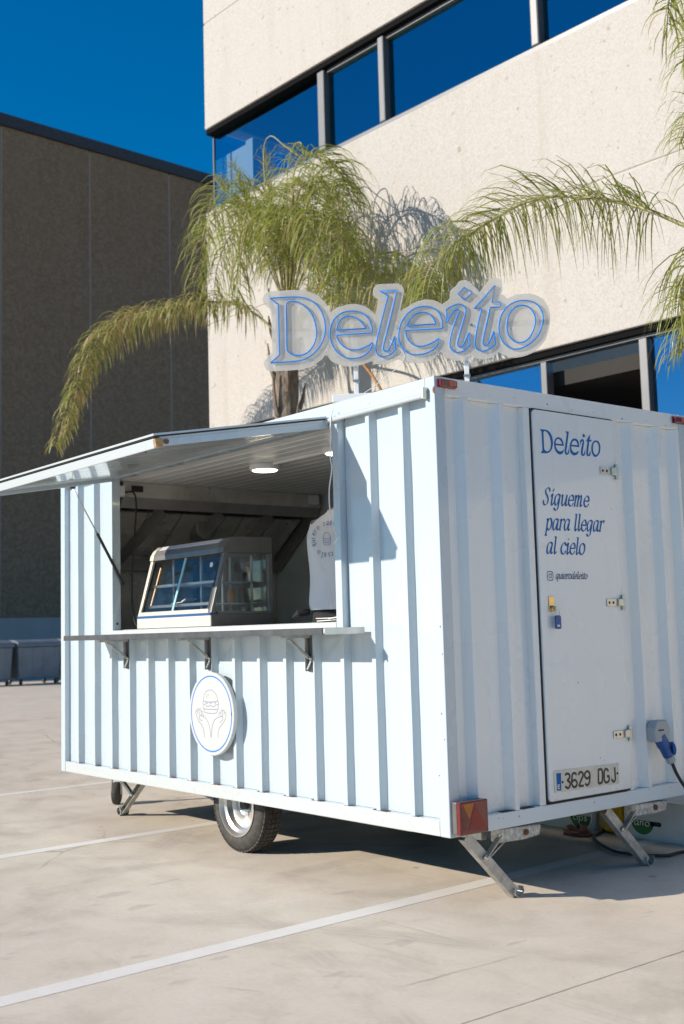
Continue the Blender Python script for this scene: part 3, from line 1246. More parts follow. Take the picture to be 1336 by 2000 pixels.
# rear wall, either side of the door
mk('rear_panel', corr_rear(.068, .632, ZB + .001, ZT - .001, [.193, .449]), MT['paint_rear_lifted'], T)
mk('rear_panel', corr_rear(1.40, WY - .068, ZB + .001, ZT - .001, [1.52, 1.772, 1.955]), MT['paint_rear_lifted'], T)
mk('front_panel', MB().box((-LX + .02, .07, ZB), (-LX + .05, WY - .07, ZT)), MT['paint'], T)
mk('door_frame', MB().box((-.05, .63, ZB + .001), (0.0, .676, ZT - .001)), MT['paint_rear_lifted'], T, bevel=.004)
mk('door_frame', MB().box((-.05, 1.365, ZB + .001), (-.004, 1.402, ZT - .001)), MT['paint_rear_lifted'], T, bevel=.004)
mk('door_recess', MB().box((-.05, .676, ZB + .001), (-.012, 1.365, ZT - .001)), MT['black'], T)
# corner posts and beams
for x0, x1 in ((-.07, 0), (-LX, -LX + .07)):
    for y0, y1 in ((0, .07), (WY - .07, WY)):
        mk('corner_post', MB().box((x0, y0, Z0), (x1, y1, Z1)), MT['paint'], T, bevel=.006)
for y0, y1 in ((.002, .068), (WY - .068, WY - .002)):
    mk('bottom_beam', MB().box((-LX + .071, y0, Z0 + .001), (-.071, y1, ZB)), MT['paint_white'], T, bevel=.004)
    mk('top_beam', MB().box((-LX + .071, y0, ZT), (-.071, y1, Z1 - .001)), MT['paint_white'], T, bevel=.004)
for x0, x1 in ((-.068, -.002), (-LX + .002, -LX + .068)):
    mk('bottom_beam', MB().box((x0, .071, Z0 + .001), (x1, WY - .071, ZB)), MT['paint_chip'] if x0 > -1 else MT['paint'], T, bevel=.004)
    mk('top_beam', MB().box((x0, .071, ZT), (x1, WY - .071, Z1 - .001)), MT['paint_rear_lifted'], T, bevel=.004)
mk('roof', MB().box((-LX + .03, .03, Z1 - .03), (-.03, WY - .03, Z1 + .002)), MT['paint_white'], T)
# drip rail over the hatch, with its end bracket
mk('drip_rail', MB().tube([(-3.42, -.018, 2.447), (-.83, -.018, 2.449), (-.055, -.018, 2.452)], .013, 10), MT['paint_white'], T, smooth=True, auto=50)
mk('drip_flange', MB().box((-3.42, -.016, 2.452), (-.05, .0015, 2.470)), MT['paint_white'], T, bevel=.002)
mk('rail_bracket', MB().box((-.062, -.034, 2.436), (-.046, .001, 2.492)), MT['hinge'], T, bevel=.002)
# caulk line where the valleys meet the beam, rusty here and there
for i, xr in enumerate(RID):
    mk('weld_bead', MB().box((xr - .01 - random.uniform(0, .05), .0015, ZB - .001), (xr + .016 + random.uniform(0, .03), .03, ZB + .0015 + .0015 * (i % 2))), MT['rust'] if 5 < i < 13 else MT['grime'], T)
for yy in (.12, .36, .50):
    mk('weld_bead', MB().box((-.036, yy, ZB - .001), (-.001, yy + .09, ZB + .0035)), MT['grime'], T)
mk('weld_bead', MB().box((-.03, .70, ZB - .001), (.0005, 1.33, ZB + .004)), MT['grime'], T)
mk('rust_patch', MB().prism([(-.008, -.0008, 2.488), (-.001, -.0008, 2.492), (-.001, -.0008, 2.455), (-.010, -.0008, 2.462), (-.012, -.0008, 2.476)], (0, -.0015, 0)), MT['rust'], T)
# interior lining
mk('floor', MB().box((-LX + .06, .076, .36), (-.06, WY - .076, .468)), MT['grey_plastic'], T)
mk('inner_wall', MB().box((-LX + .055, WY - .10, .41), (-.06, WY - .075, 2.44)), MT['inner_wall'], T)
mk('inner_wall', MB().box((-LX + .052, .075, .41), (-LX + .07, WY - .11, 2.44)), MT['hood_steel'], T)
mk('inner_wall', MB().box((-.075, .075, .41), (-.058, WY - .11, 2.44)), MT['inner_wall'], T)
mk('inner_wall', MB().box((OX1 + .056, .046, .41), (-.08, .07, 2.44)), MT['inner_wall'], T)
mk('inner_wall', MB().box((-LX + .08, .046, .41), (OX0 - .061, .07, 2.44)), MT['inner_wall'], T)
mk('inner_wall', MB().box((OX0 - .06, .046, .41), (OX1 + .055, .07, OZ0 - .035)), MT['inner_wall'], T)
nb_ = 18
for i in range(nb_):
    ya = .075 + (WY - .18) * i / nb_
    yb = .075 + (WY - .18) * (i + 1) / nb_
    mk('ceiling_board', MB().box((-LX + .075, ya + .004, 2.436), (-.08, yb - .004, 2.452)), MT['ceiling_board'], T, bevel=.004, seg=1)
mk('ceiling_backing', MB().box((-LX + .075, .07, 2.453), (-.08, WY - .1, 2.475)), MT['darkgrey'], T)
# worktop inside, level with the hatch sill
mk('worktop', MB().box((OX0 + .002, .066, 1.335), (-.1, .66, 1.372)), MT['sign_white'], T, bevel=.004)
mk('worktop', MB().box((-LX + .08, .1, 1.20), (OX0 - .07, 1.9, 1.24)), MT['hood_steel'], T)

# folding counter shelf on the outside
sh = mk('counter_shelf', MB().box((-3.53, -.255, 1.312), (-.577, -.004, 1.337)), MT['sign_white'], T, bevel=.003)
mk('edge_strip', MB().box((-3.533, -.262, 1.306), (-.60, -.256, 1.3405)), MT['steel_edge'], sh, bevel=.001)
mk('edge_strip', MB().box((-.5765, -.262, 1.306), (-.573, -.004, 1.3405)), MT['steel'], sh, bevel=.001)
mk('rust_patch', MB().box((-.72, -.05, 1.3085), (-.64, -.02, 1.3118)), MT['rust'], sh)
for bx in (-3.09, -2.058, -1.04):
    br = mk('bracket', MB().box((bx - .014, -.006, 1.105), (bx + .014, .0, 1.300)), MT['steel_edge'], sh, bevel=.002)
    mk('arm', MB().box((bx - .012, -.215, 1.290), (bx + .012, -.006, 1.3105)), MT['galv'], br, bevel=.002)
    mk('brace', MB().bar((bx, -.012, 1.180), (bx, -.150, 1.290), .016, .018, (1, 0, 0)), MT['galv'], br, bevel=.002)
    mk('brace', MB().bar((bx + .012, -.010, 1.165), (bx - .004, -.022, 1.120), .006, .006, (1, 0, 0)), MT['hinge'], br)
    mk('side_flange', MB().box((bx - .016, -.028, 1.11), (bx - .0145, -.001, 1.298)), MT['galv'], br)
    mk('bolt', MB().lathe((bx + .014, -.014, 1.176), (1, 0, 0), [(0, .008), (.006, .008)], 6), MT['hinge'], br)

# ------------------------------------------------------------------ hatch flap, hinged at the top
HX0, HX1 = -3.306, -.826
HY, HZ = -1.043, 2.254
hin = Vector((0, .0, 2.437))
dv = Vector((0, HY, HZ + .015 - 2.452)).normalized()    # down-slope direction
nv = Vector((0, -dv.z, dv.y))                            # across the panel
if nv.z < 0:
    nv = -nv


def hp(x, s, h):
    q = hin + dv * s + nv * h
    return Vector((x, q.y, q.z))


SL = 1.06
flap = mk('hatch_flap', MB().prism([hp(HX0, .012, .012), hp(HX0, SL, .012), hp(HX0, SL, .022), hp(HX0, .012, .022)], (HX1 - HX0, 0, 0)), MT['paint_white'], T)
for i in range(10):
    xa = HX0 + .03 + (HX1 - HX0 - .06) * i / 10
    xb = HX0 + .03 + (HX1 - HX0 - .06) * (i + 1) / 10
    q = MB().prism([hp(xa + .003, .03, 0), hp(xa + .003, SL - .04, 0), hp(xa + .003, SL - .04, .0115), hp(xa + .003, .03, .0115)], (xb - xa - .006, 0, 0))
    mk('board', q, MT['paint'], flap, bevel=.003)
# side rails, front lip, black seal
for xa, xb in ((HX0, HX0 + .028), (HX1 - .028, HX1)):
    mk('side_rail', MB().prism([hp(xa, .01, -.024), hp(xa, SL, -.024), hp(xa, SL, .0118), hp(xa, .01, .0118)], (xb - xa, 0, 0)), MT['paint'], flap, bevel=.002)
mk('front_lip', MB().prism([hp(HX0, SL + .0005, -.03), hp(HX0, SL + .03, -.03), hp(HX0, SL + .03, .018), hp(HX0, SL + .0005, .018)], (HX1 - HX0 - .012, 0, 0)), MT['paint_white'], flap, bevel=.004)
mk('rubber_seal', MB().prism([hp(HX0 - .004, .02, .0225), hp(HX0 - .004, SL + .03, .0225), hp(HX0 - .004, SL + .03, .0295), hp(HX0 - .004, .02, .0295)], (HX1 - HX0 + .008, 0, 0)), MT['black'], flap)
mk('top_sheet', MB().prism([hp(HX0 - .01, .02, .030), hp(HX0 - .01, SL + .036, .030), hp(HX0 - .01, SL + .036, .040), hp(HX0 - .01, .02, .040)], (HX1 - HX0 + .02, 0, 0)), MT['paint_white'], flap)
mk('lip_end_block', MB().prism([hp(HX1 - .012, SL - .012, -.028), hp(HX1 - .012, SL + .028, -.028), hp(HX1 - .012, SL + .028, .016), hp(HX1 - .012, SL - .012, .016)], (.016, 0, 0)), MT['wood'], flap, bevel=.003)
mk('lip_end_bolt', MB().lathe(hp(HX1 + .004, SL - .03, -.004), (1, 0, 0), [(0, .013), (.008, .013)], 12), MT['rust'], flap)
mk('latch_pin', MB().prism([hp(-1.05, SL - .05, -.001), hp(-1.05, SL - .03, -.001), hp(-1.05, SL - .04, -.03)], (.01, 0, 0)), MT['black'], flap)

# gas strut
sa, sb, sc_ = at((142, 952), 0, -3.300), at((190, 1042), 0, -3.297), at((240, 1139), 0, -3.292)
gs = mk('gas_strut', MB().tube([sa, sb], .005, 8), MT['steel'], T, smooth=True)
mk('cylinder', MB().tube([sb, sc_], .0105, 10), MT['black_gloss'], gs, smooth=True, auto=50)
mk('ball_joint', MB().lathe(sa + Vector((-.012, 0, .012)), (1, 0, 0), [(-.012, .01), (-.008, .02), (.016, .02), (.022, .008)], 14), MT['black'], gs, smooth=True)
mk('ball_joint', MB().lathe(sc_ + Vector((-.01, 0, 0)), (1, 0, 0), [(-.004, .01), (.012, .012)], 12), MT['black'], gs)
mk('screw_cap', MB().lathe((OX0 + .0005, .035, 1.415), (1, 0, 0), [(0, .009), (.003, .007)], 12), MT['black'], T)

# ------------------------------------------------------------------ rear door
DX = .012


def rounded(y0, y1, z0, z1, r, x, n=5):
    o = []
    for cy, cz, a0 in ((y1 - r, z0 + r, -90), (y1 - r, z1 - r, 0), (y0 + r, z1 - r, 90), (y0 + r, z0 + r, 180)):
        for i in range(n + 1):
            a = R(a0 + 90 * i / n)
            o.append((x, cy + r * math.cos(a), cz + r * math.sin(a)))
    return o


door = mk('rear_door', MB().prism(rounded(.688, 1.358, .436, 2.447, .022, -.02), (DX + .02, 0, 0)), MT['paint_rear_lifted'], T, bevel=.004)
mk('door_seal', MB().prism(rounded(.678, 1.366, .428, 2.455, .026, -.011), (.012, 0, 0)), MT['black'], T)
for hz in (2.158, 1.436, .730):
    h = mk('hinge', MB().box((DX + .001, 1.217, hz - .020), (DX + .006, 1.305, hz + .020)), MT['hinge'], door, bevel=.0015)
    mk('hinge_arm', MB().box((DX + .002, 1.306, hz - .021), (DX + .018, 1.352, hz + .021)), MT['hinge'], h, bevel=.004)
    mk('hinge_barrel', MB().lathe((DX + .010, 1.352, hz - .042), (0, 0, 1), [(0, .010), (.02, .010), (.021, .013), (.062, .013), (.063, .010), (.084, .010)], 12), MT['hinge'], h)
    for yy in (1.236, 1.270):
        mk('screw', MB().lathe((DX + .0055, yy, hz), (1, 0, 0), [(0, .0085), (.002, .0075)], 12), MT['chassis'], h)
lock = mk('lock_plate', MB().box((DX + .001, .746, 1.392), (DX + .005, .786, 1.470)), MT['brass'], door, bevel=.001)
mk('lock_cylinder', MB().lathe((DX + .005, .768, 1.408), (1, 0, 0), [(0, .016), (.012, .016), (.014, .012)], 16), MT['brass'], lock)

# ------------------------------------------------------------------ lettering
# outlines traced on the sign: zoom origin, scale 8.907
ZK = 8.907
O1, O2, O3, O4, O5 = (510, 550), (620, 550), (720, 550), (830, 535), (930, 535)


def zz(o, seq):
    return [((o[0] + s[0] / ZK, o[1] + s[1] / ZK) + (('c',) if len(s) > 2 else ())) for s in seq]


LET = {
    'D': [zz(O1, [(155, 300, 1), (350, 288), (550, 278), (720, 288), (860, 335), (970, 415), (1055, 535), (1105, 680), (1118, 830), (1095, 975), (1040, 1110), (950, 1230), (830, 1325), (700, 1378), (540, 1400), (350, 1412), (170, 1425, 1), (322, 1285, 1), (312, 900), (300, 430), (285, 400)]),
          zz(O1, [(437, 480), (445, 400), (490, 362), (560, 352), (650, 370), (740, 420), (840, 515), (910, 630), (950, 760), (965, 900), (945, 1040), (895, 1150), (815, 1240), (720, 1285), (630, 1292), (540, 1275), (475, 1225), (450, 1150), (445, 900), (440, 650)])],
    'e': [zz(O2, [(960, 1075, 1), (945, 1140), (900, 1220), (820, 1290), (720, 1335), (600, 1348), (480, 1325), (370, 1255), (285, 1150), (235, 1030), (220, 900), (235, 790), (280, 690), (360, 600), (470, 540), (600, 522), (720, 535), (830, 590), (905, 680), (945, 790), (952, 880, 1), (935, 902, 1), (330, 938, 1), (355, 1010), (420, 1100), (510, 1170), (620, 1197), (730, 1188), (840, 1145)]),
          zz(O2, [(335, 855, 1), (345, 790), (390, 700), (460, 635), (550, 610), (640, 625), (740, 690), (810, 770), (850, 826, 1)])],
    'l': [zz(O3, [(195, 175, 1), (490, 160, 1), (455, 330), (380, 640), (310, 920), (258, 1130), (258, 1190), (290, 1222), (340, 1205), (390, 1115), (455, 965, 1), (468, 1195, 1), (400, 1260), (330, 1300), (250, 1318), (180, 1295), (135, 1235), (122, 1160), (150, 1000), (235, 650), (320, 320), (335, 262, 1), (310, 240)])],
    'f': [zz(O3, [(1225, 1000, 1), (1205, 1080), (1150, 1165), (1060, 1230), (950, 1268), (820, 1282), (720, 1265), (625, 1205), (560, 1120), (525, 1010), (525, 900), (555, 760), (620, 640), (720, 530), (840, 465), (980, 442), (1110, 465), (1210, 535), (1265, 640), (1280, 760), (1275, 820, 1), (1255, 830, 1), (640, 858, 1), (650, 930), (690, 1020), (770, 1100), (870, 1135), (980, 1125), (1090, 1080)]),
          zz(O3, [(660, 780, 1), (690, 715), (750, 630), (840, 565), (940, 542), (1030, 560), (1110, 630), (1175, 745, 1)])],
    'i': [zz(O4, [(365, 635, 1), (450, 580), (560, 538), (640, 545), (700, 600), (705, 680), (690, 740), (640, 920), (575, 1160), (565, 1220), (590, 1275), (640, 1275), (690, 1200), (765, 1030, 1), (782, 1245, 1), (720, 1310), (640, 1360), (560, 1375), (490, 1350), (440, 1280), (432, 1190), (460, 1040), (520, 860), (580, 690), (590, 650), (565, 625), (520, 645), (450, 725), (385, 855, 1)])],
    'j': [zz(O4, [(685, 245, 1), (815, 345, 1), (690, 465, 1), (560, 358, 1)])],
    't': [zz(O4, [(1220, 210, 1), (1160, 510, 1), (1305, 495, 1), (1315, 520, 1), (1300, 585, 1), (1150, 592, 1), (1125, 620), (1095, 760), (1040, 1000), (1005, 1170), (1015, 1230), (1050, 1258), (1095, 1225), (1145, 1130), (1200, 1005, 1), (1215, 1235, 1), (1130, 1305), (1040, 1345), (960, 1345), (890, 1300), (865, 1220), (875, 1120), (920, 880), (985, 625, 1), (965, 605, 1), (855, 612, 1)])],
    'o': [zz(O5, [(870, 475), (1000, 505), (1100, 590), (1155, 720), (1150, 860), (1105, 1020), (1015, 1150), (890, 1250), (750, 1310), (620, 1310), (500, 1235), (420, 1110), (390, 960), (410, 800), (475, 660), (580, 550), (720, 485)]),
          zz(O5, [(800, 557), (900, 580), (985, 670), (1025, 790), (1010, 930), (960, 1060), (880, 1160), (770, 1205), (660, 1180), (570, 1090), (530, 960), (540, 820), (590, 680), (690, 585)])],
}
ACR = (zz(O1, [(190, 1240, 1), (120, 1300), (60, 1380), (50, 1450), (90, 1530), (170, 1555), (350, 1550), (560, 1540), (740, 1515), (900, 1460), (1050, 1350), (1135, 1250, 1)])
       + zz(O2, [(230, 1370), (330, 1430), (450, 1465), (600, 1475), (750, 1450), (870, 1410), (940, 1385, 1), (1010, 1425), (1100, 1445)])
       + zz(O3, [(330, 1425), (430, 1385), (520, 1350, 1), (600, 1385), (740, 1415), (900, 1415), (1020, 1390), (1130, 1340)])
       + zz(O4, [(230, 1390), (300, 1335, 1), (340, 1420), (430, 1480), (550, 1510), (650, 1495), (740, 1440), (790, 1420, 1), (850, 1460), (960, 1480), (1080, 1475), (1200, 1430), (1280, 1362, 1)])
       + zz(O5, [(500, 1420), (620, 1455), (740, 1450), (880, 1415), (1010, 1350), (1120, 1250), (1200, 1150), (1250, 1020), (1285, 850), (1285, 700), (1250, 580), (1180, 460), (1080, 390), (950, 350), (820, 350), (700, 365), (600, 405), (540, 430, 1), (500, 390), (435, 360, 1), (460, 230), (450, 150), (400, 90), (330, 72), (250, 95), (190, 150), (50, 332, 1)])
       + zz(O4, [(920, 280), (840, 210), (790, 150), (720, 115), (640, 115), (580, 150), (540, 210), (450, 290), (430, 350), (420, 440), (300, 530, 1), (200, 475), (100, 452)])
       + zz(O3, [(950, 320), (800, 370), (680, 440), (545, 520, 1), (610, 200), (600, 110), (540, 50), (480, 38), (180, 50), (110, 90), (75, 170), (90, 250), (170, 320, 1), (120, 582, 1)])
       + zz(O2, [(940, 510), (850, 445), (720, 400), (580, 395), (430, 430), (320, 470), (225, 545, 1)])
       + zz(O1, [(1150, 420), (1050, 300), (930, 215), (780, 165), (600, 150), (350, 160), (150, 175), (60, 220), (25, 310), (60, 400), (170, 480, 1), (185, 800)]))

# ---- roof sign: stands diagonally across the near rear corner of the roof
SU = Vector((.70, .7141, 0)).normalized()
SN = Vector((SU.y, -SU.x, 0))              # towards the camera
SP = at((694, 757), 1, .12)


def sgn(px, off=0.0):
    return atp(px, SP, SN) + SN * off


sign = thing('neon_sign', 'clear acrylic sign with blue neon outline letters on the trailer roof', 'sign', (SP.x, SP.y, Z1))


def fill(loops3d, name, mat, parent, thick=0.0, nrm=None, bev=0.0):
    """filled outline with holes through a 2-D curve turned into a mesh"""
    o0, ex, ey, ez = nrm
    cu = bpy.data.curves.new(name, 'CURVE')
    cu.dimensions = '2D'
    cu.fill_mode = 'BOTH'
    cu.extrude = thick / 2
    cu.bevel_depth = bev
    for lp in loops3d:
        s = cu.splines.new('POLY')
        s.points.add(len(lp) - 1)
        for k, q in enumerate(lp):
            d = Vector(q) - o0
            s.points[k].co = (d.dot(ex), d.dot(ey), 0, 1)
        s.use_cyclic_u = True
    tmp = bpy.data.objects.new('tmp', cu)
    COL.objects.link(tmp)
    dg = bpy.context.evaluated_depsgraph_get()
    me = bpy.data.meshes.new_from_object(tmp.evaluated_get(dg))
    bpy.data.objects.remove(tmp)
    b = MB()
    for v in me.vertices:
        q = o0 + ex * v.co.x + ey * v.co.y + ez * v.co.z
        b.v.append(tuple(q))
    for p_ in me.polygons:
        b.face(list(p_.vertices))
    bpy.data.meshes.remove(me)
    return mk(name, b, mat, parent)


zax = Vector((0, 0, 1))
acr = [sgn(q) for q in smooth_corners(ACR, 4)]
fill([acr], 'acrylic_panel', MT['acrylic'], sign, .008, (SP, SU, zax, SN))
for key in ('D', 'e', 'l', 'f', 'i', 'j', 't', 'o'):
    tubes = MB()
    bed = MB()
    for lp in LET[key]:
        s = smooth_corners(lp, 5)
        pts = [sgn(q, .012) for q in s]
        tubes.tube(pts, .0038, 7, True)
        bed.tube([sgn(q, .0058) for q in s], .0020, 6, True)
    o = mk('neon_letter', tubes, MT['neon'], sign, smooth=True)
    mk('silicone_bed', bed, MT['white_plastic'], o, smooth=True)
    if key != 'j':
        o['label'] = 'blue neon outline letter ' + ('e' if key == 'f' else key)
# crossbar behind, posts, bolts
A, B = sgn((534, 655), -.012), sgn((1074, 627), -.012)
B.z = A.z
mk('crossbar', MB().bar(A, B, .012, .03), MT['white_plastic'], sign, bevel=.001)
for px in (694, 911):
    q = sgn((px, 700), -.026)
    mk('post', MB().bar((q.x, q.y, Z1 + .003), (q.x, q.y, A.z - .01), .016, .026, tuple(SU)), MT['white_plastic'], sign, bevel=.002)
    e = sgn((px, 700), .005)
    mk('bolt', MB().lathe((e.x, e.y, Z1 + .20), SN, [(0, .009), (.006, .007)], 8), MT['hinge'], sign)
    mk('clamp', MB().obox((q.x, q.y, Z1 + .13), SU * .018, SN * .02, zax * .004), MT['steel'], sign)
    f_ = Vector((q.x, q.y, Z1 + .03))
    mk('base_plate', MB().obox(f_, SU * .13, SN * .05, zax * .022), MT['white_plastic'], sign, bevel=.004)
for fx in (.02, .46, .72, .975):
    q = A.lerp(B, fx) + SN * .018
    mk('bolt', MB().lathe(q, SN, [(0, .008), (.006, .006)], 8), MT['steel'], sign)
mk('cable', MB().tube(crom([sgn((760, 662), .004), sgn((790, 700), .006), sgn((740, 745), -.02), sgn((705, 770), -.02)], 8), .0022, 5), MT['white_plastic'], sign)

# ---- logo on the door: the same outlines, filled
sx0, sx1 = (sgn((527, 650)) - SP).dot(SU), (sgn((1061, 640)) - SP).dot(SU)
zt, zb_ = sgn((545, 583)).z, sgn((545, 709)).z
for key in ('D', 'e', 'l', 'f', 'i', 'j', 't', 'o'):
    lps = []
    for lp in LET[key]:
        L_ = []
        for q in smooth_corners(lp, 4):
            w = sgn(q)
            u = ((w - SP).dot(SU) - sx0) / (sx1 - sx0)
            v = (w.z - zb_) / (zt - zb_)
            L_.append(Vector((DX + .0012, .735 + u * (1.232 - .735), 2.218 + .010 * u + v * .126)))
        lps.append(L_)
    fill(lps, 'logo_letter', MT['blue_print'], door, 0, (Vector((DX + .0012, 0, 0)), Vector((0, 1, 0)), zax, Vector((1, 0, 0))))

# ---- italic pen alphabet (x-height 1)
BOWL = [(.62, .93), (.42, 1.0), (.16, .82), (.05, .42), (.12, .08), (.28, .0), (.48, .2), (.62, .6)]
GL = {
    'e': (.86, [[(.1, .52), (.7, .52)], [(.7, .52), (.67, .8), (.44, 1), (.16, .8), (.05, .45), (.15, .1), (.4, -.02), (.6, .08), (.74, .28)]]),
    'o': (.92, [[(.42, 1), (.68, .85), (.76, .5), (.64, .12), (.38, -.02), (.12, .12), (.04, .5), (.16, .87), (.42, 1)]]),
    'l': (.5, [[(.20, 1.55), (.16, .8), (.14, .2), (.2, 0), (.3, .02), (.44, .2)], [(.0, 1.48), (.20, 1.55)]]),
    'i': (.5, [[(.0, .72), (.1, .92), (.2, .98), (.2, .8), (.14, .2), (.2, 0), (.3, .02), (.44, .2)], [(.17, 1.38), (.21, 1.30)]]),
    'I': (.5, [[(.0, .72), (.1, .92), (.2, .98), (.2, .8), (.14, .2), (.2, 0), (.3, .02), (.44, .2)], [(.18, 1.2), (.36, 1.48)]]),
    'c': (.78, [[(.64, .75), (.56, .96), (.4, 1), (.16, .82), (.05, .45), (.15, .1), (.38, -.02), (.58, .08), (.70, .28)]]),
    'a': (.95, [BOWL, [(.72, 1.0), (.66, .5), (.62, .2), (.66, .02), (.76, .02), (.88, .14)]]),
    'g': (.92, [BOWL, [(.72, 1.0), (.66, .5), (.60, 0), (.52, -.32), (.34, -.47), (.14, -.42), (.04, -.26)]]),
    'p': (.9, [[(.0, .85), (.16, .98), (.14, .5), (.1, 0), (.05, -.5)], [(-.1, -.5), (.22, -.5)], [(.15, .62), (.32, .94), (.52, 1), (.70, .8), (.72, .48), (.6, .1), (.4, -.02), (.16, .12)]]),
    'q': (.92, [BOWL, [(.72, 1.0), (.66, .4), (.60, -.5)], [(.45, -.5), (.76, -.5)]]),
    'd': (.95, [BOWL, [(.78, 1.55), (.70, .8), (.62, .2), (.66, .02), (.76, .02), (.88, .14)], [(.6, 1.5), (.78, 1.55)]]),
    'r': (.66, [[(.02, .85), (.18, .98), (.15, .5), (.08, 0)], [(-.04, .0), (.22, .0)], [(.14, .55), (.30, .88), (.46, 1), (.6, .97), (.58, .8)]]),
    'u': (.97, [[(.0, .8), (.14, .98), (.14, .6), (.12, .2), (.22, 0), (.38, .03), (.56, .28), (.66, .6)], [(.74, 1), (.68, .5), (.64, .2), (.68, .02), (.78, .02), (.90, .14)]]),
    'm': (1.3, [[(0, .85), (.15, .98), (.12, .5), (.06, 0)], [(-.04, 0), (.18, 0)], [(.1, .5), (.26, .86), (.42, 1), (.52, .88), (.5, .5), (.44, 0)], [(.34, 0), (.56, 0)], [(.48, .5), (.66, .86), (.82, 1), (.92, .86), (.88, .4), (.86, .1), (.95, 0), (1.1, .16)]]),
    't': (.52, [[(.28, 1.34), (.2, .7), (.14, .2), (.2, 0), (.3, .02), (.46, .2)], [(.0, .96), (.46, .96)]]),
    'S': (.95, [[(.74, 1.18), (.7, 1.42), (.48, 1.53), (.24, 1.38), (.22, 1.08), (.46, .78), (.60, .48), (.52, .12), (.26, -.03), (.06, .08), (.0, .38)]]),
    's': (.7, [[(.54, .82), (.4, 1), (.18, .9), (.2, .62), (.44, .42), (.46, .12), (.26, -.02), (.06, .14)]]),
    'n': (.95, [[(0, .85), (.15, .98), (.12, .5), (.06, 0)], [(.1, .5), (.26, .86), (.44, 1), (.56, .86), (.52, .4), (.5, .1), (.6, 0), (.76, .16)]]),
    '~': (.9, [[(0, .8), (.15, .98), (.12, .5), (.06, 0)], [(.1, .5), (.28, .9), (.48, .98), (.56, .8), (.52, 0)], [(.12, 1.25), (.24, 1.36), (.4, 1.25), (.54, 1.36)]]),
    'b': (.88, [[(.16, 1.55), (.12, .8), (.08, .2), (.2, 0), (.42, .02), (.62, .25), (.7, .6), (.58, .95), (.38, .95), (.14, .6)]]),
    ' ': (.5, []),
    '-': (.4, [[(0, .5), (.25, .5)]]),
}


def pen(text, place, width, xh, mbuild, nrm, thick=.17, thin=.055, shear=.2, nib=R(28)):
    """place(u, v) -> 3-D; text fitted to width along u"""
    tot = sum(GL[c][0] for c in text)
    k = width / tot / xh
    nd = Vector((math.cos(nib), math.sin(nib)))
    x = 0.0
    j = 0
    for c in text:
        adv, strokes = GL[c]
        for s in strokes:
            pts = crom([Vector((q[0] + x, q[1])) for q in s], 5 if len(s) > 2 else 2)
            P = [Vector(((q.x * k + q.y * shear), q.y)) for q in pts]
            wd = []
            for i in range(len(P)):
                t = (P[min(i + 1, len(P) - 1)] - P[max(0, i - 1)])
                t.normalize()
                wd.append(xh * (thin + thick * abs(t.x * nd.y - t.y * nd.x) ** 1.3))
            mbuild.strip([place(q.x * xh, q.y * xh) for q in P], wd, nrm, .00012 * (j % 7))
            j += 1
        x += adv


def door_text(text, y0, y1, z, dz, xh, mat, **kw):
    b = MB()
    pen(text, lambda u, v: Vector((DX + .0012, y0 + u, z + v + dz * u)), y1 - y0, xh, b, (1, 0, 0), **kw)
    return mk('lettering', b, mat, door)


door_text('SIgueme', .738, 1.112, 1.948, .012, .058, MT['blue_print'])
door_text('para llegar', .750, 1.222, 1.817, .012, .058, MT['blue_print'])
door_text('al cielo', .746, 1.058, 1.693, .004, .058, MT['blue_print'])
door_text('quierodeleito', .810, 1.066, 1.562, .002, .0255, MT['navy_print'], thick=.16, thin=.07)
b = MB()
ic = [Vector(q) for q in rounded(.745, .790, 1.554, 1.599, .012, DX + .0012)]
b.strip(ic + [ic[0], ic[1]], .0042, (1, 0, 0))
cc = [Vector((DX + .0012, .7675 + .0105 * math.cos(a), 1.5765 + .0105 * math.sin(a))) for a in [2 * math.pi * i / 20 for i in range(22)]]
b.strip(cc, .0040, (1, 0, 0), .0002)
b.box((DX + .0012, .7785, 1.5865), (DX + .0016, .7825, 1.5905))
mk('camera_icon', b, MT['navy_print'], door)

# ------------------------------------------------------------------ number plate
PX = DX + .004
plate = mk('number_plate', MB().prism([(DX + .001, .726, .478), (DX + .001, 1.244, .472), (DX + .001, 1.247, .580), (DX + .001, .726, .587)], (.003, 0, 0)), plain('aged_plate', (.66, .63, .54), .45, 0, .12, 25), T, bevel=.0015)


def pp(px):
    return at((1070 + px[0] / ZK, 1480 + px[1] / ZK), 0, PX + .001)


chars = {
    '3': [[(300, 305), (335, 275), (375, 295), (378, 350), (345, 395), (385, 430), (385, 490), (350, 528), (302, 500)]],
    '6': [[(500, 300), (470, 265), (430, 290), (418, 380), (422, 465), (455, 510), (498, 490), (508, 430), (470, 385), (425, 415)]],
    '2': [[(532, 300), (560, 250), (602, 262), (612, 315), (580, 390), (542, 488)], [(538, 492), (626, 486)]],
    '9': [[(722, 330), (690, 362), (650, 335), (646, 275), (685, 234), (724, 262), (732, 345), (722, 430), (690, 478), (648, 450)]],
    'D': [[(880, 205), (884, 450)], [(876, 208), (925, 200), (948, 235), (952, 330), (948, 400), (930, 438), (884, 448)]],
    'G': [[(1056, 238), (1022, 192), (988, 225), (982, 310), (988, 400), (1022, 430), (1064, 400), (1068, 325)], [(1030, 322), (1072, 318)]],
    'J': [[(1164, 165), (1172, 300), (1174, 380), (1145, 416), (1106, 375)]],
}
for ch, ss in chars.items():
    b = MB()
    for j, s in enumerate(ss):
        b.strip(crom([pp(q) for q in s], 5 if len(s) > 2 else 2), .0125, (1, 0, 0), .0003 * j)
    mk('plate_character', b, MT['black_gloss'], plate)
b = MB()
b.prism([pp(q) for q in ((148, 272), (228, 262), (234, 568), (164, 575))], (.0006, 0, 0))
eu = mk('country_band', b, MT['blue_print'], plate)
b = MB()
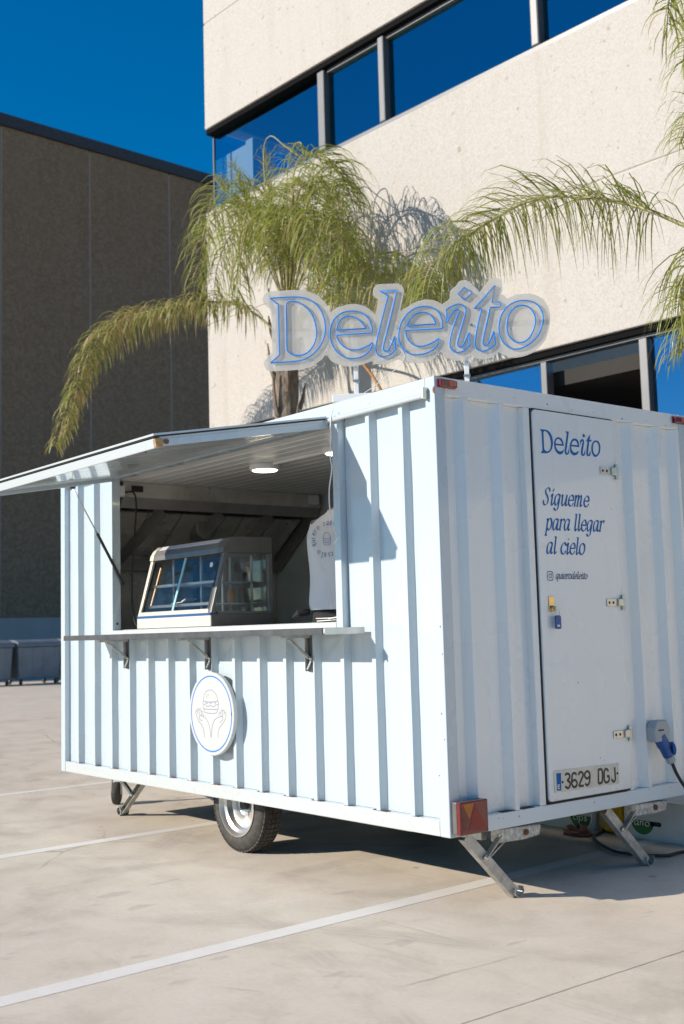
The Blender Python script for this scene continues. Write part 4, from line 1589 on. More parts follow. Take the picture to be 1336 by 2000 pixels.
for j, s in enumerate([[(172, 472), (178, 538)], [(172, 475), (205, 472)], [(176, 505), (203, 502)], [(178, 537), (208, 534)]]):
    b.strip([pp(q) for q in s], .0045, (1, 0, 0), .001 + .0002 * j)
mk('country_letter', b, MT['white_print'], eu)
for q in ((258, 425), (1210, 270)):
    mk('rivet', MB().lathe(pp(q), (1, 0, 0), [(0, .007), (.003, .005)], 10), MT['black_gloss'], plate)

# ------------------------------------------------------------------ lights on the rear
tl = mk('tail_lamp', MB().box((.0015, .012, .362), (.034, .196, .512)), MT['darkgrey'], T, bevel=.006)
mk('red_lens', MB().box((.0345, .010, .360), (.058, .198, .514)), MT['red_lens'], tl, bevel=.007)
mk('amber_reflector', MB().prism([(.0584, .030, .503), (.0584, .104, .503), (.0584, .070, .432)], (.0012, 0, 0)), MT['amber'], tl)
mk('clear_reflector', MB().prism([(.0584, .110, .502), (.0584, .186, .380), (.0584, .064, .380)], (.0009, 0, 0)), plain('red_triangle_reflector', (.24, .018, .016), .25, 0, .2, 50), tl)
mk('dark_lens', MB().prism([(.0584, .022, .490), (.0584, .066, .424), (.0584, .048, .384), (.0584, .022, .384)], (.0007, 0, 0)), plain('dark_red_lens', (.16, .03, .02), .25, 0, .3, 50), tl)
for y in (.019, .188):
    for z in (.372, .47):
        mk('lens_screw', MB().lathe((.0582, y, z), (1, 0, 0), [(0, .004), (.002, .003)], 8), MT['black'], tl)
for y0 in (.018, 1.925):
    ml = mk('marker_lamp', MB().box((.001, y0, 2.488), (.008, y0 + .118, 2.530)), MT['red_lens'], T, bevel=.002)
    mk('red_lens', MB().box((.0085, y0 + .002, 2.490), (.026, y0 + .116, 2.528)), MT['red_lens'], ml, bevel=.006)
    mk('inner_reflector', MB().box((.0262, y0 + .06, 2.498), (.0275, y0 + .105, 2.522)), plain('pale_red', (.5, .12, .08), .3, 0, .2, 40), ml)

# ------------------------------------------------------------------ wheels, axle, chassis
WC = Vector((-2.035, .15, .282))


def make_wheel(c, d):
    """d: outward direction along y"""
    w = mk('wheel', MB().lathe(c, (0, -d, 0), [(.165, .205), (.168, .245), (.150, .272), (.125, .281), (.09, .2825), (.055, .281), (.03, .272), (.012, .245), (.008, .215), (.012, .188), (.02, .182), (.05, .180), (.14, .180), (.155, .19)], 56, None, True), MT['tyre'], T, smooth=True)
    # tread blocks
    tr = MB()
    n = 58
    for i in range(n):
        an = 2 * math.pi * i / n
        for (h0, h1, sk, rr) in ((.026, .046, .010, .2775), (.052, .074, .007, .2845), (.079, .100, -.007, .2850), (.105, .126, .007, .2845), (.132, .150, -.010, .2775)):
            def P(h, dd, a):
                return Vector((c.x + math.sin(a) * dd, c.y - d * h, c.z + math.cos(a) * dd))
            da = 2 * math.pi / n * .40
            poly = [P(h0, rr - .006, an - da), P(h1, rr - .006, an - da + sk), P(h1, rr - .006, an + da + sk), P(h0, rr - .006, an + da)]
            top = [P(h0, rr + .0035, an - da), P(h1, rr + .0035, an - da + sk), P(h1, rr + .0035, an + da + sk), P(h0, rr + .0035, an + da)]
            k = len(tr.v)
            tr.v += [tuple(q) for q in poly + top]
            for q in ((4, 5, 6, 7), (0, 1, 5, 4), (1, 2, 6, 5), (2, 3, 7, 6), (3, 0, 4, 7)):
                tr.face([k + z for z in q])
    t_ = mk('tread', tr, MT['tyre'], w)
    t_['kind'] = 'stuff'
    rim = mk('rim', MB().lathe(c, (0, -d, 0), [(.016, .184), (.006, .190), (.004, .184), (.012, .178), (.030, .170), (.036, .160), (.040, .152), (.075, .146), (.080, .135), (.082, .09), (.074, .07), (.082, .05), (.084, .0)], 48, None, False, False), plain('silver_rim', (.62, .61, .59), .3, .75, .06), w, smooth=True, auto=35)
    mk('hub_cap', MB().lathe(c, (0, -d, 0), [(.05, .0), (.05, .026), (.058, .032), (.082, .034)], 20), MT['chassis'], rim, smooth=True, auto=40)
    for i in range(4):
        a = math.pi / 2 * i + .5
        mk('wheel_bolt', MB().lathe((c.x + .062 * math.cos(a), c.y - d * .082, c.z + .062 * math.sin(a)), (0, d, 0), [(0, .012), (.014, .011)], 6), MT['galv'], rim)
    return w


make_wheel(WC, -1)
make_wheel(Vector((-2.035, WY - .15, .282)), 1)
mk('axle', MB().tube([(-2.035, .31, .282), (-2.035, WY - .31, .282)], .03, 10), MT['chassis'], T)
for y in (.345, WY - .345):
    mk('chassis_rail', MB().box((-LX + .05, y, .275), (-.14, y + .04, .344)), MT['galv'], T, bevel=.003)
for x in (-3.6, -2.7, -1.2, -.4):
    mk('cross_member', MB().box((x, .386, .29), (x + .05, WY - .346, .342)), MT['chassis'], T)
mk('underfloor', MB().box((-LX + .05, .075, .343), (-.072, WY - .075, .352)), MT['chassis'], T)
mk('step_rail', MB().box((-1.55, .16, .305), (-.45, .175, .343)), MT['galv'], T)
mk('mudguard_arm', MB().bar((-2.42, .2, .343), (-2.22, .2, .27), .03, .02), MT['chassis'], T)
# drawbar and jockey wheel at the front
for y in (.60, WY - .60):
    mk('drawbar', MB().bar((-LX + .2, y, .31), (-5.5, WY / 2, .36), .05, .06), MT['galv'], T)
jy = mk('jockey_wheel', MB().lathe((-4.478, .613, .088), (.70, .714, 0), [(0, .06), (.004, .084), (.012, .088), (.040, .088), (.048, .084), (.052, .06)], 28), MT['tyre'], T, smooth=True, auto=50)
mk('fork', MB().bar((-4.486, .605, .08), (-4.486, .605, .235), .03, .006, (.7, .714, 0)), MT['galv'], jy)
mk('fork', MB().bar((-4.434, .657, .08), (-4.434, .657, .235), .03, .006, (.7, .714, 0)), MT['galv'], jy)
mk('stem', MB().tube([(-4.46, .631, .2), (-4.46, .631, .75)], .024, 10), MT['galv'], jy)


# corner steadies
def steady(x, ya, kind='rear'):
    """leg folds down in the plane x = const; foot at y = ya + .33"""
    top, foot = Vector((x, ya, .335)), Vector((x, ya + .325, .022))
    d = (foot - top).normalized()
    n = Vector((0, -d.z, d.y))
    leg = mk('jack_leg', MB().prism([top + n * .026 + Vector((.02, 0, 0)), top - n * .026 + Vector((.02, 0, 0)), foot - n * .026 + Vector((.02, 0, 0)), foot + n * .026 + Vector((.02, 0, 0))], (-.004, 0, 0)), MT['galv'], T, bevel=.001)
    mk('leg_web', MB().prism([top + n * .026 + Vector((.016, 0, 0)), foot + n * .026 + Vector((.016, 0, 0)), foot + n * .026 + Vector((-.02, 0, 0)), top + n * .026 + Vector((-.02, 0, 0))], tuple(-n * .004)), MT['chassis'], leg)
    mk('leg_web', MB().prism([top - n * .026 + Vector((.016, 0, 0)), foot - n * .026 + Vector((.016, 0, 0)), foot - n * .026 + Vector((-.02, 0, 0)), top - n * .026 + Vector((-.02, 0, 0))], tuple(n * .004)), MT['galv'], leg)
    ft = []
    for i in range(8):
        a = R(150 + 240 * i / 7)
        ft.append((x, foot.y + .010 + .034 * math.cos(a), .034 + .034 * math.sin(a)))
    b = MB()
    for i in range(7):
        a_, c_ = Vector(ft[i]), Vector(ft[i + 1])
        ce = Vector((x, foot.y + .01, .034))
        ia, ic_ = ce + (a_ - ce) * .88, ce + (c_ - ce) * .88
        b.prism([a_ + Vector((.034, 0, 0)), c_ + Vector((.034, 0, 0)), ic_ + Vector((.034, 0, 0)), ia + Vector((.034, 0, 0))], (-.068, 0, 0))
    mk('foot', b, MT['galv'], leg)
    piv = top.lerp(foot, .36)
    bt = Vector((x, ya + .225, .312))
    mk('brace', MB().bar(piv + Vector((.026, 0, 0)), bt + Vector((.026, 0, 0)), .006, .032, (1, 0, 0)), MT['galv'], leg)
    mk('brace', MB().bar(piv + Vector((-.026, 0, 0)) + d * .05, bt + Vector((-.026, .12, -.015)), .006, .028, (1, 0, 0)), MT['galv'], leg)
    for q in (piv, bt):
        mk('pivot_bolt', MB().lathe(q + Vector((.028, 0, 0)), (1, 0, 0), [(0, .013), (.008, .012)], 10), MT['hinge'], leg)
    sp = mk('spindle_housing', MB().prism([(x + .03, ya + .21, .276), (x + .03, ya + .40, .270), (x + .03, ya + .505, .278), (x + .03, ya + .52, .330), (x + .03, ya + .21, .342)], (-.06, 0, 0)), plain('worn_grey_paint', (.50, .49, .46), .6, .3, .4, 45), T, bevel=.008)
    mk('spindle_nut', MB().lathe((x + .031, ya + .40, .306), (1, 0, 0), [(0, .016), (.010, .015), (.010, .009), (.016, .008)], 8), MT['rust'], sp)


steady(-.05, .135)
steady(-.05, 1.19)
# front steady, seen from behind: folds along the trailer
fx = MB()
a_, c_ = Vector((-3.905, .40, .022)), Vector((-3.50, .40, .34))
d_ = (c_ - a_).normalized()
n_ = Vector((-d_.z, 0, d_.x))
leg = mk('jack_leg', fx.prism([a_ + n_ * .022, c_ + n_ * .022, c_ - n_ * .022, a_ - n_ * .022], (0, .004, 0)), MT['galv'], T)
mk('leg_web', MB().prism([a_ + n_ * .022 - Vector((0, .036, 0)), c_ + n_ * .022 - Vector((0, .036, 0)), c_ + n_ * .022, a_ + n_ * .022], tuple(-n_ * .004)), MT['galv'], leg)
mk('leg_web', MB().prism([a_ - n_ * .022 - Vector((0, .036, 0)), c_ - n_ * .022 - Vector((0, .036, 0)), c_ - n_ * .022, a_ - n_ * .022], tuple(n_ * .004)), MT['galv'], leg)
mk('foot', MB().lathe((-3.91, .355, .034), (0, 1, 0), [(0, .034), (.07, .034), (.07, .028), (0, .028)], 14, None, True), MT['galv'], leg)
mk('brace', MB().bar((-3.72, .372, .165), (-3.98, .372, .32), .024, .02), MT['galv'], leg)
steady(-4.0, 1.3)

# screw heads and a few chips on the beams
rg = random.Random(21)
for i in range(9):
    y = .16 + i * .215
    mk('screw_head', MB().lathe((-.002, y + rg.uniform(-.03, .03), 2.475 + rg.uniform(-.006, .03)), (1, 0, 0), [(0, .0045), (.002, .0035)], 8), MT['grime'] if i % 3 == 0 else MT['hinge'], T)
for i in range(12):
    x = -.2 - i * .33
    mk('screw_head', MB().lathe((x + rg.uniform(-.05, .05), .002, 2.482 + rg.uniform(-.004, .02)), (0, -1, 0), [(0, .0045), (.002, .0035)], 8), MT['hinge'], T)
for (x, z, r_) in ((-.018, 1.33, .005), (-.010, 1.20, .004), (-.030, .92, .005), (-.015, .80, .004), (-.06, .63, .004)):
    mk('paint_chip', MB().lathe((x, .0002, z), (0, -1, 0), [(0, r_), (.0006, r_ * .8)], 7), MT['grime'], T)
for (y, z, r_) in ((1.30, 1.95, .003), (.95, 1.02, .004), (1.1, .62, .003), (.25, .385, .005), (.33, .40, .003), (1.05, .395, .004)):
    mk('paint_chip', MB().lathe((DX + .0002 if .69 < y < 1.35 and z > .45 else -.0018, y, z), (1, 0, 0), [(0, r_), (.0006, r_ * .8)], 7), MT['grime'], T)

# ------------------------------------------------------------------ power inlet on the rear
inl = mk('power_inlet', MB().prism([(.002, 1.520, .668), (.002, 1.648, .668), (.002, 1.655, .740), (.002, 1.630, .785), (.002, 1.540, .785), (.002, 1.515, .745)], (.062, 0, 0)), MT['grey_plastic'], T, bevel=.010, seg=3)
mk('inlet_slot', MB().box((.0645, 1.545, .728), (.0660, 1.592, .736)), MT['black'], inl)

# ================================================================== things on and in the trailer
# ---- round emblem board on the side
EC = at((412.2, 1394), 1, -.034)
ER = .249
emb = thing('round_sign', 'round white board with blue ring and burger over two hands line drawing', 'sign', (EC.x, 0, EC.z - ER))
mk('board', MB().lathe((EC.x, -.009, EC.z), (0, -1, 0), [(0, ER - .001), (.002, ER), (.022, ER), (.025, ER - .003)], 72), MT['sign_white'], emb, smooth=True, auto=35)
for a in (45, 135, 225, 315):
    mk('spacer', MB().tube([(EC.x + .15 * math.cos(R(a)), -.0088, EC.z + .15 * math.sin(R(a))), (EC.x + .15 * math.cos(R(a)), .038, EC.z + .15 * math.sin(R(a)))], .02, 10), MT['galv'], emb)
rb = MB()
cir = [Vector((EC.x + .224 * math.cos(2 * math.pi * i / 96), -.0345, EC.z + .224 * math.sin(2 * math.pi * i / 96))) for i in range(98)]
rb.strip(cir, .0085, (0, -1, 0))
mk('ring', rb, MT['ring_print'], emb)
ART = [
    [(510, 690), (520, 620), (545, 560), (580, 525), (625, 512), (670, 525), (715, 570), (745, 630), (750, 690), (735, 712), (620, 722), (530, 710), (510, 690)],
    [(510, 695), (500, 730), (510, 760), (545, 775), (585, 805), (630, 780), (680, 808), (720, 775), (770, 765), (770, 720), (752, 692)],
    [(505, 768), (505, 800), (520, 840), (640, 850), (755, 848), (772, 800), (768, 768)],
    [(520, 845), (525, 885), (560, 910), (640, 920), (720, 918), (750, 890), (757, 852)],
    [(540, 725), (555, 745), (580, 740), (592, 726)], [(610, 728), (635, 748), (660, 730)], [(690, 728), (710, 745), (735, 722)],
    [(565, 610), (560, 630), (575, 640)], [(585, 590), (598, 600), (590, 612)],
    [(525, 1340), (520, 1230), (490, 1140), (430, 1050), (395, 960), (378, 900), (388, 868), (405, 878), (418, 930)],
    [(405, 878), (412, 838), (425, 838), (440, 900), (446, 945)], [(438, 865), (450, 838), (463, 852), (476, 930), (480, 958)], [(476, 895), (490, 888), (508, 945), (515, 985)],
    [(440, 950), (500, 970), (550, 1005), (595, 1080), (620, 1170), (635, 1260), (640, 1340)], [(437, 965), (450, 1020), (495, 1055)],
    [(765, 1350), (770, 1230), (800, 1160), (860, 1080), (895, 1000), (905, 940), (895, 908), (880, 908), (868, 950)],
    [(882, 905), (866, 864), (850, 872), (840, 930), (835, 970)], [(846, 874), (826, 862), (815, 900), (812, 960)], [(802, 908), (786, 908), (776, 960)],
    [(850, 975), (800, 980), (740, 1005), (690, 1060), (665, 1150), (655, 1250), (652, 1340)], [(845, 985), (840, 1040), (790, 1085)],
]
b = MB()
for j, s in enumerate(ART):
    b.strip(crom([at((340 + q[0] / ZK, 1290 + q[1] / ZK), 1, -.0344) for q in s], 4), .0034, (0, -1, 0), .0001 * (j % 5))
mk('line_drawing', b, MT['grey_print'], emb)

# ---- key with its tag hanging in the lock
key = thing('key_fob', 'dark blue key fob hanging from the brass door lock', 'key', (DX + .03, .785, 1.33))
mk('key_blade', MB().box((DX + .0195, .765, 1.395), (DX + .034, .771, 1.420)), MT['hinge'], key, bevel=.001)
mk('key_ring', MB().tube([(DX + .028 + .002 * math.sin(a), .782 + .013 * math.cos(a), 1.385 + .016 * math.sin(a)) for a in [2 * math.pi * i / 16 for i in range(16)]], .0016, 5, True), MT['steel'], key)
mk('tag', MB().prism(rounded(.764, .806, 1.302, 1.372, .010, DX + .018), (.012, 0, 0)), MT['blue_plastic'], key, bevel=.003)
mk('tag_print', MB().box((DX + .0302, .772, 1.314), (DX + .0308, .792, 1.324)), MT['white_print'], key)

# ---- blue plug and black cable
plug = thing('power_plug', 'blue outdoor plug with black cable hanging from the rear socket', 'plug', (.08, 1.62, 0))
pa, pb_ = Vector((.034, 1.592, .690)), Vector((.060, 1.672, .525))
dr = (pb_ - pa).normalized()
mk('plug_body', MB().lathe(pa, dr, [(-.01, .036), (.05, .036), (.06, .031), (.115, .030), (.12, .026)], 18), MT['blue_plastic'], plug, smooth=True, auto=35)
lc = pa + dr * .085 + Vector((.012, .036, .010))
mk('plug_lid', MB().lathe(lc - Vector((0, .010, 0)), Vector((.55, .80, .1)), [(0, .03), (.004, .038), (.016, .038), (.022, .030)], 20), MT['blue_plastic'], plug, smooth=True, auto=35)
mk('lid_sticker', MB().obox(lc + Vector((.0215, .004, -.004)), Vector((0, .008, 0)), Vector((0, 0, .008)), Vector((.001, 0, 0))), MT['paper'], plug)
mk('cable_gland', MB().lathe(pa + dr * .122, dr, [(0, .027), (.03, .027), (.038, .018)], 8), MT['grey_plastic'], plug)
e0 = pa + dr * .155
cab = crom([e0, e0 + dr * .12, Vector((.10, 1.86, .26)), Vector((.13, 1.95, .06)), Vector((.08, 1.93, .014)), at((1336, 1664), 2, .014), at((1300, 1671), 2, .014), at((1250, 1670), 2, .014), at((1205, 1664), 2, .014), at((1172, 1648), 2, .014), at((1160, 1634), 2, .014), at((1172, 1626), 2, .014), Vector((-.95, 2.3, .014)), Vector((-1.5, 2.6, .014))], 10)
mk('cable', MB().tube(cab, .0095, 8), MT['black'], plug, smooth=True)

# ---- cardboard boxes and oil behind the rear axle, seen under the floor
UPX = (0, -1, 0)


def fruit_box(lab, x0, x1, y0, y1, h, text, gx, gz, gr, hole=None):
    t = thing('cardboard_box', lab, 'cardboard box', ((x0 + x1) / 2, (y0 + y1) / 2, 0), 'fruit boxes behind the trailer')
    mk('front_side', MB().box((x0, y0, .001), (x1, y0 + .006, h)), MT['cardboard_white'], t, bevel=.001)
    mk('back_side', MB().box((x0, y1 - .006, .001), (x1, y1, h)), MT['cardboard_white'], t)
    mk('end_side', MB().box((x0, y0 + .0065, .001), (x0 + .006, y1 - .0065, h)), MT['cardboard_white'], t)
    mk('end_side', MB().box((x1 - .006, y0 + .0065, .001), (x1, y1 - .0065, h)), MT['cardboard_white'], t)
    mk('bottom', MB().box((x0 + .0065, y0 + .0065, .002), (x1 - .0065, y1 - .0065, .008)), MT['cardboard'], t)
    mk('lid', MB().box((x0 - .004, y0 - .003, h + .001), (x1 + .004, y1 + .004, h + .007)), MT['cardboard_white'], t)
    sect = [Vector((gx + gr * math.cos(R(180 + 180 * i / 20)), y0 - .0006, gz + gr * math.sin(R(180 + 180 * i / 20)))) for i in range(21)]
    mk('green_badge', MB().prism(sect, (0, -.0006, 0)), MT['green_print'], t)
    b = MB()
    pen(text, lambda u, v: Vector((gx - gr * .70 + u, y0 - .0016, gz - gr * .36 + v)), gr * 1.4, gr * .30, b, UPX, thick=.14, thin=.14, shear=0)
    mk('lettering', b, MT['white_print'], t)
    if hole:
        sl_ = [Vector((hole[0] + (.03 if math.cos(a) > 0 else -.03) + .014 * math.cos(a), y0 - .0008, hole[1] + .014 * math.sin(a))) for a in [2 * math.pi * i / 20 for i in range(20)]]
        mk('hand_hole', MB().prism(sl_, (0, -.0004, 0)), MT['dark_gap'], t)
    b = MB()
    for k in range(3):
        b.box((x1 - .16, y0 - .0010, .035 + k * .014), (x1 - .03, y0 - .0006, .039 + k * .014))
    mk('small_print', b, MT['grey_print'], t)
    return t


gp = at((1255, 1612), 1, 2.14)
hh = at((1280, 1610), 1, 2.14)
fruit_box('white fruit box with green badge and hand hole beside the cable loop', -.66, -.07, 2.14, 2.52, .232, 'a~o', gp.x, gp.z + .03, .085, (hh.x, hh.z))
g1 = at((1134, 1600), 1, 2.14)
fruit_box('white fruit box with green badge left of the oil can', -1.50, -.915, 2.14, 2.5, .20, 'ops', g1.x, g1.z + .025, .085)
jug = thing('oil_can', 'clear plastic can of yellow cooking oil between the fruit boxes', 'oil can', (-.78, 2.24, 0))
mk('body', MB().prism([(-.885, 2.16, .004), (-.69, 2.16, .004), (-.69, 2.33, .004), (-.885, 2.33, .004)], (0, 0, .22)), MT['oil'], jug, bevel=.02, seg=3)
mk('handle', MB().tube([(-.85, 2.24, .225), (-.84, 2.24, .262), (-.78, 2.24, .27), (-.74, 2.24, .255)], .011, 8), MT['oil'], jug)
mk('cap', MB().lathe((-.72, 2.24, .222), (0, 0, 1), [(0, .022), (.03, .022)], 14), plain('yellow_cap', (.7, .45, .03), .4), jug)
mk('label', MB().box((-.868, 2.1585, .03), (-.83, 2.1595, .20)), MT['cardboard'], jug)
bg_ = thing('crumpled_bag', 'crumpled reddish plastic bag on the ground under the trailer', 'plastic bag', (-.92, 1.98, 0))
rg = random.Random(4)
b = MB()
n0, n1 = 9, 14
for i in range(n0 + 1):
    th = math.pi / 2 * i / n0
    for k in range(n1):
        a = 2 * math.pi * k / n1
        r = rg.uniform(.6, 1.15)
        b.v.append((-.90 + .12 * math.cos(a) * math.cos(th) * r, 1.99 + .06 * math.sin(a) * math.cos(th) * r, .002 + .065 * math.sin(th) * r))
for i in range(n0):
    for k in range(n1):
        k2 = (k + 1) % n1
        b.face((i * n1 + k, i * n1 + k2, (i + 1) * n1 + k2, (i + 1) * n1 + k))
mk('film', b, MT['redbag'], bg_)

# ---- extractor hood on the front end wall
hood = thing('extractor_hood', 'stainless steel extractor hood above the far end of the kitchen', 'extractor hood', (-3.75, 1.0, 2.0))
HXF = -3.40
mk('fascia', MB().box((HXF - .006, .14, 2.325), (HXF, 1.935, 2.435)), MT['hood_steel'], hood, bevel=.003)
mk('lower_lip', MB().prism([(HXF - .001, .14, 2.324), (HXF - .05, .14, 2.250), (HXF - .056, .14, 2.250), (HXF - .007, .14, 2.324)], (0, 1.795, 0)), MT['hood_grey'], hood)
mk('hood_top', MB().box((-4.05, .14, 2.415), (HXF - .007, 1.935, 2.434)), MT['hood_grey'], hood)
for y in (.14, 1.930):
    mk('side_plate', MB().prism([(HXF - .007, y, 2.414), (HXF - .055, y, 2.249), (-3.98, y, 1.84), (-4.05, y, 1.84), (-4.05, y, 2.414)], (0, .005, 0)), MT['hood_grey'], hood)
mk('grease_channel', MB().box((-4.05, .15, 1.83), (-3.99, 1.929, 1.925)), MT['hood_grey'], hood, bevel=.004)
for i, ya in enumerate((.42, .95, 1.42)):
    mk('filter_bar', MB().bar((-3.50, ya + .10, 2.255), (-3.99, ya, 1.93), .12, .012, (0, 1, 0)), MT['hood_grey'], hood)
for i in range(6):
    y = .2 + i * .285
    mk('filter_panel', MB().prism([(-3.62, y, 2.24), (-3.62, y + .27, 2.24), (-4.02, y + .27, 1.95), (-4.02, y, 1.95)], (-.012, 0, .016)), MT['hood_steel'], hood, bevel=.004)
mk('duct', MB().lathe((-3.80, 1.02, 2.16), (1, 0, 0), [(-.16, .10), (.12, .10), (.13, .09)], 24), MT['hood_grey'], hood, smooth=True, auto=40)
mk('duct_stem', MB().box((-3.82, 1.05, 1.93), (-3.79, 1.07, 2.10)), MT['hood_grey'], hood)
mk('control_box', MB().box((HXF + .001, 1.80, 2.345), (HXF + .05, 1.885, 2.425)), MT['white_plastic'], hood, bevel=.008)
mk('rating_plate', MB().box((HXF + .001, .205, 2.365), (HXF + .004, .30, 2.410)), MT['black'], hood)
mk('socket', MB().box((HXF - .01, .075, 2.32), (HXF + .04, .135, 2.40)), MT['white_plastic'], hood, bevel=.008)
cabl = crom([(HXF + .02, .14, 2.355), (HXF + .06, .19, 2.35), (-3.32, .20, 2.25), (-3.30, .17, 2.0), (-3.30, .15, 1.7), (-3.27, .14, 1.5), (-3.20, .15, 1.385), (-3.1, .3, 1.38)], 10)
cb = mk('power_cable', MB().tube(cabl, .0065, 7), MT['black'])
tag(cb, 'black cable dropping from the hood to the display cabinet', 'cable')

# ---- ceiling lamps
def ceil_lamp(c, lab):
    t = thing('ceiling_lamp', lab, 'lamp', (c[0], c[1], 2.39), 'round lamps on the trailer ceiling')
    mk('housing', MB().lathe((c[0], c[1], 2.434), (0, 0, -1), [(0, .100), (.018, .104), (.034, .100), (.036, .086)], 36), MT['white_plastic'], t, smooth=True, auto=40)
    mk('diffuser', MB().lathe((c[0], c[1], 2.3975), (0, 0, -1), [(0, .085), (.004, .08), (.006, .05), (.0065, 0)], 36), MT['lamp'], t, smooth=True)


ceil_lamp((-2.235, .565), 'lit round white ceiling lamp over the display cabinet')
ceil_lamp((-1.42, .545), 'lit round ceiling lamp half hidden by the hatch edge')
mk_o = mk('cable_duct', MB().box((-2.12, .548, 2.420), (-1.53, .562, 2.435)), MT['white_plastic'])
tag(mk_o, 'white cable duct between the two ceiling lamps', 'cable duct')
wc = mk('hanging_wire', MB().tube(crom([at((650, 800), 1, -.03), at((646, 822), 1, -.034), at((645, 890), 1, -.03), at((648, 915), 1, -.028), at((643, 958), 1, -.028), at((645, 1000), 1, -.028), at((655, 1038), 1, -.022), at((660, 1050), 1, -.02), at((652, 1062), 1, -.02)], 8), .0038, 6), MT['white_plastic'], None, smooth=True)
tag(wc, 'thin white wire hanging down the right edge of the hatch', 'wire')

# ---- heated display cabinet on the worktop
CX0, CX1, CY0, CY1, CZ = -3.140, -2.203, .100, .588, 1.3735
case = thing('display_cabinet', 'grey heated display cabinet with sloping glass front on the worktop', 'display cabinet', ((CX0 + CX1) / 2, .34, CZ))
ZTOP = 1.945


def cprof(x, y, z):
    return Vector((x, y, z))


# base with beige front
mk('base', MB().box((CX0, CY0 + .012, CZ), (CX1, CY1, CZ + .078)), MT['darkgrey'], case, bevel=.004)
mk('base_front', MB().box((CX0 - .002, CY0, CZ + .002), (CX1 + .002, CY0 + .011, CZ + .070)), MT['beige'], case, bevel=.003)
mk('blue_film', MB().box((CX0 - .001, CY0 - .001, CZ + .071), (CX1 + .001, CY0 + .012, CZ + .084)), MT['blue_plastic'], case)
mk('sticker', MB().box((CX0 + .03, CY0 - .0015, CZ + .03), (CX0 + .10, CY0 - .0005, CZ + .062)), MT['paper'], case)
# sloping end frames (beige front edge, dark sides)
SLO = [(CY0 + .004, CZ + .085), (.212, 1.842)]
for x0, x1, nm in ((CX0, CX0 + .03, 'l'), (CX1 - .03, CX1, 'r')):
    a0, a1 = Vector((x0, SLO[0][0], SLO[0][1])), Vector((x0, SLO[1][0], SLO[1][1]))
    mk('front_post', MB().prism([a0, a1, a1 + Vector((0, .026, 0)), a0 + Vector((0, .026, 0))], (x1 - x0, 0, 0)), MT['beige'] if nm == 'l' else MT['midgrey'], case, bevel=.003)
    mk('gasket', MB().prism([a0 + Vector((.031 if nm == 'l' else -.022, .004, .02)), a1 + Vector((.031 if nm == 'l' else -.022, .004, -.01)), a1 + Vector((.031 if nm == 'l' else -.022, .02, -.01)), a0 + Vector((.031 if nm == 'l' else -.022, .02, .02))], (.021, 0, 0)), MT['black'], case)
    mk('rear_post', MB().box((x0, CY1 - .035, CZ + .079), (x1, CY1, 1.842)), MT['midgrey'], case, bevel=.003)
    mk('side_rail', MB().box((x0 + .002, CY0 + .06, CZ + .079), (x1 - .002, CY1 - .036, CZ + .095)), MT['midgrey'], case)
mk('bottom_sill', MB().box((CX0 + .031, CY0 + .004, CZ + .085), (CX1 - .031, CY0 + .03, CZ + .112)), MT['beige'], case, bevel=.002)
# rounded hood
hp_ = [(.205, 1.842), (.212, 1.875), (.235, 1.912), (.272, 1.938), (.32, ZTOP), (CY1, ZTOP), (CY1, 1.843)]
mk('canopy', MB().prism([(CX0 + .045, y, z) for y, z in hp_], (CX1 - CX0 - .12, 0, 0)), MT['midgrey'], case, bevel=.003)
mk('canopy_end', MB().prism([(CX0 - .002, y - .003, z + .002) for y, z in hp_], (.0465, 0, 0)), MT['beige'], case, bevel=.004)
mk('canopy_end', MB().prism([(CX1 - .0745, y - .003, z + .002) for y, z in hp_], (.0765, 0, 0)), MT['darkgrey'], case, bevel=.004)
mk('light_strip', MB().prism([(CX0 + .07, .2345, 1.9125), (CX0 + .07, .2715, 1.9385), (CX0 + .07, .2705, 1.9405), (CX0 + .07, .2335, 1.9145)], (CX1 - CX0 - .17, 0, 0)), plain('pale_strip', (.66, .68, .76), .2, 0, .03), case)
for k in range(3):
    mk('vent_slot', MB().box((CX1 + .0005, .30 + k * .085, ZTOP - .028), (CX1 + .0016, .365 + k * .085, ZTOP - .022)), MT['black'], case)
# glass
ga, gb = Vector((CX0 + .052, SLO[0][0] + .010, SLO[0][1] + .028)), Vector((CX0 + .052, SLO[1][0] + .010, SLO[1][1] - .002))
mid = -2.70
gw = Vector((mid - CX0 - .05, 0, 0))
mk('front_glass', MB().quad(ga, ga + gw, gb + gw, gb), MT['glass_case'], case)
off_ = Vector((mid - CX0 - .085, .010, 0))
gw = Vector((CX1 - .052 - mid + .03, 0, 0))
mk('front_glass', MB().quad(ga + off_, ga + off_ + gw, gb + off_ + gw, gb + off_), MT['glass_case'], case)
mk('glass_edge', MB().prism([ga + Vector((mid - CX0 - .05, -.002, 0)), gb + Vector((mid - CX0 - .05, -.002, 0)), gb + Vector((mid - CX0 - .05, .006, 0)), ga + Vector((mid - CX0 - .05, .006, 0))], (.022, 0, 0)), plain('pale_blue_glass_edge', (.35, .62, .72), .2, 0, 0), case)
mk('side_glass', MB().prism([(CX1 - .014, SLO[0][0] + .03, SLO[0][1]), (CX1 - .014, SLO[1][0] + .03, SLO[1][1]), (CX1 - .014, CY1 - .036, 1.842), (CX1 - .014, CY1 - .036, SLO[0][1])], (.004, 0, 0)), MT['glass_case'], case)
mk('side_glass', MB().prism([(CX0 + .010, SLO[0][0] + .03, SLO[0][1]), (CX0 + .010, SLO[1][0] + .03, SLO[1][1]), (CX0 + .010, CY1 - .036, 1.842), (CX0 + .010, CY1 - .036, SLO[0][1])], (.004, 0, 0)), MT['glass_case'], case)
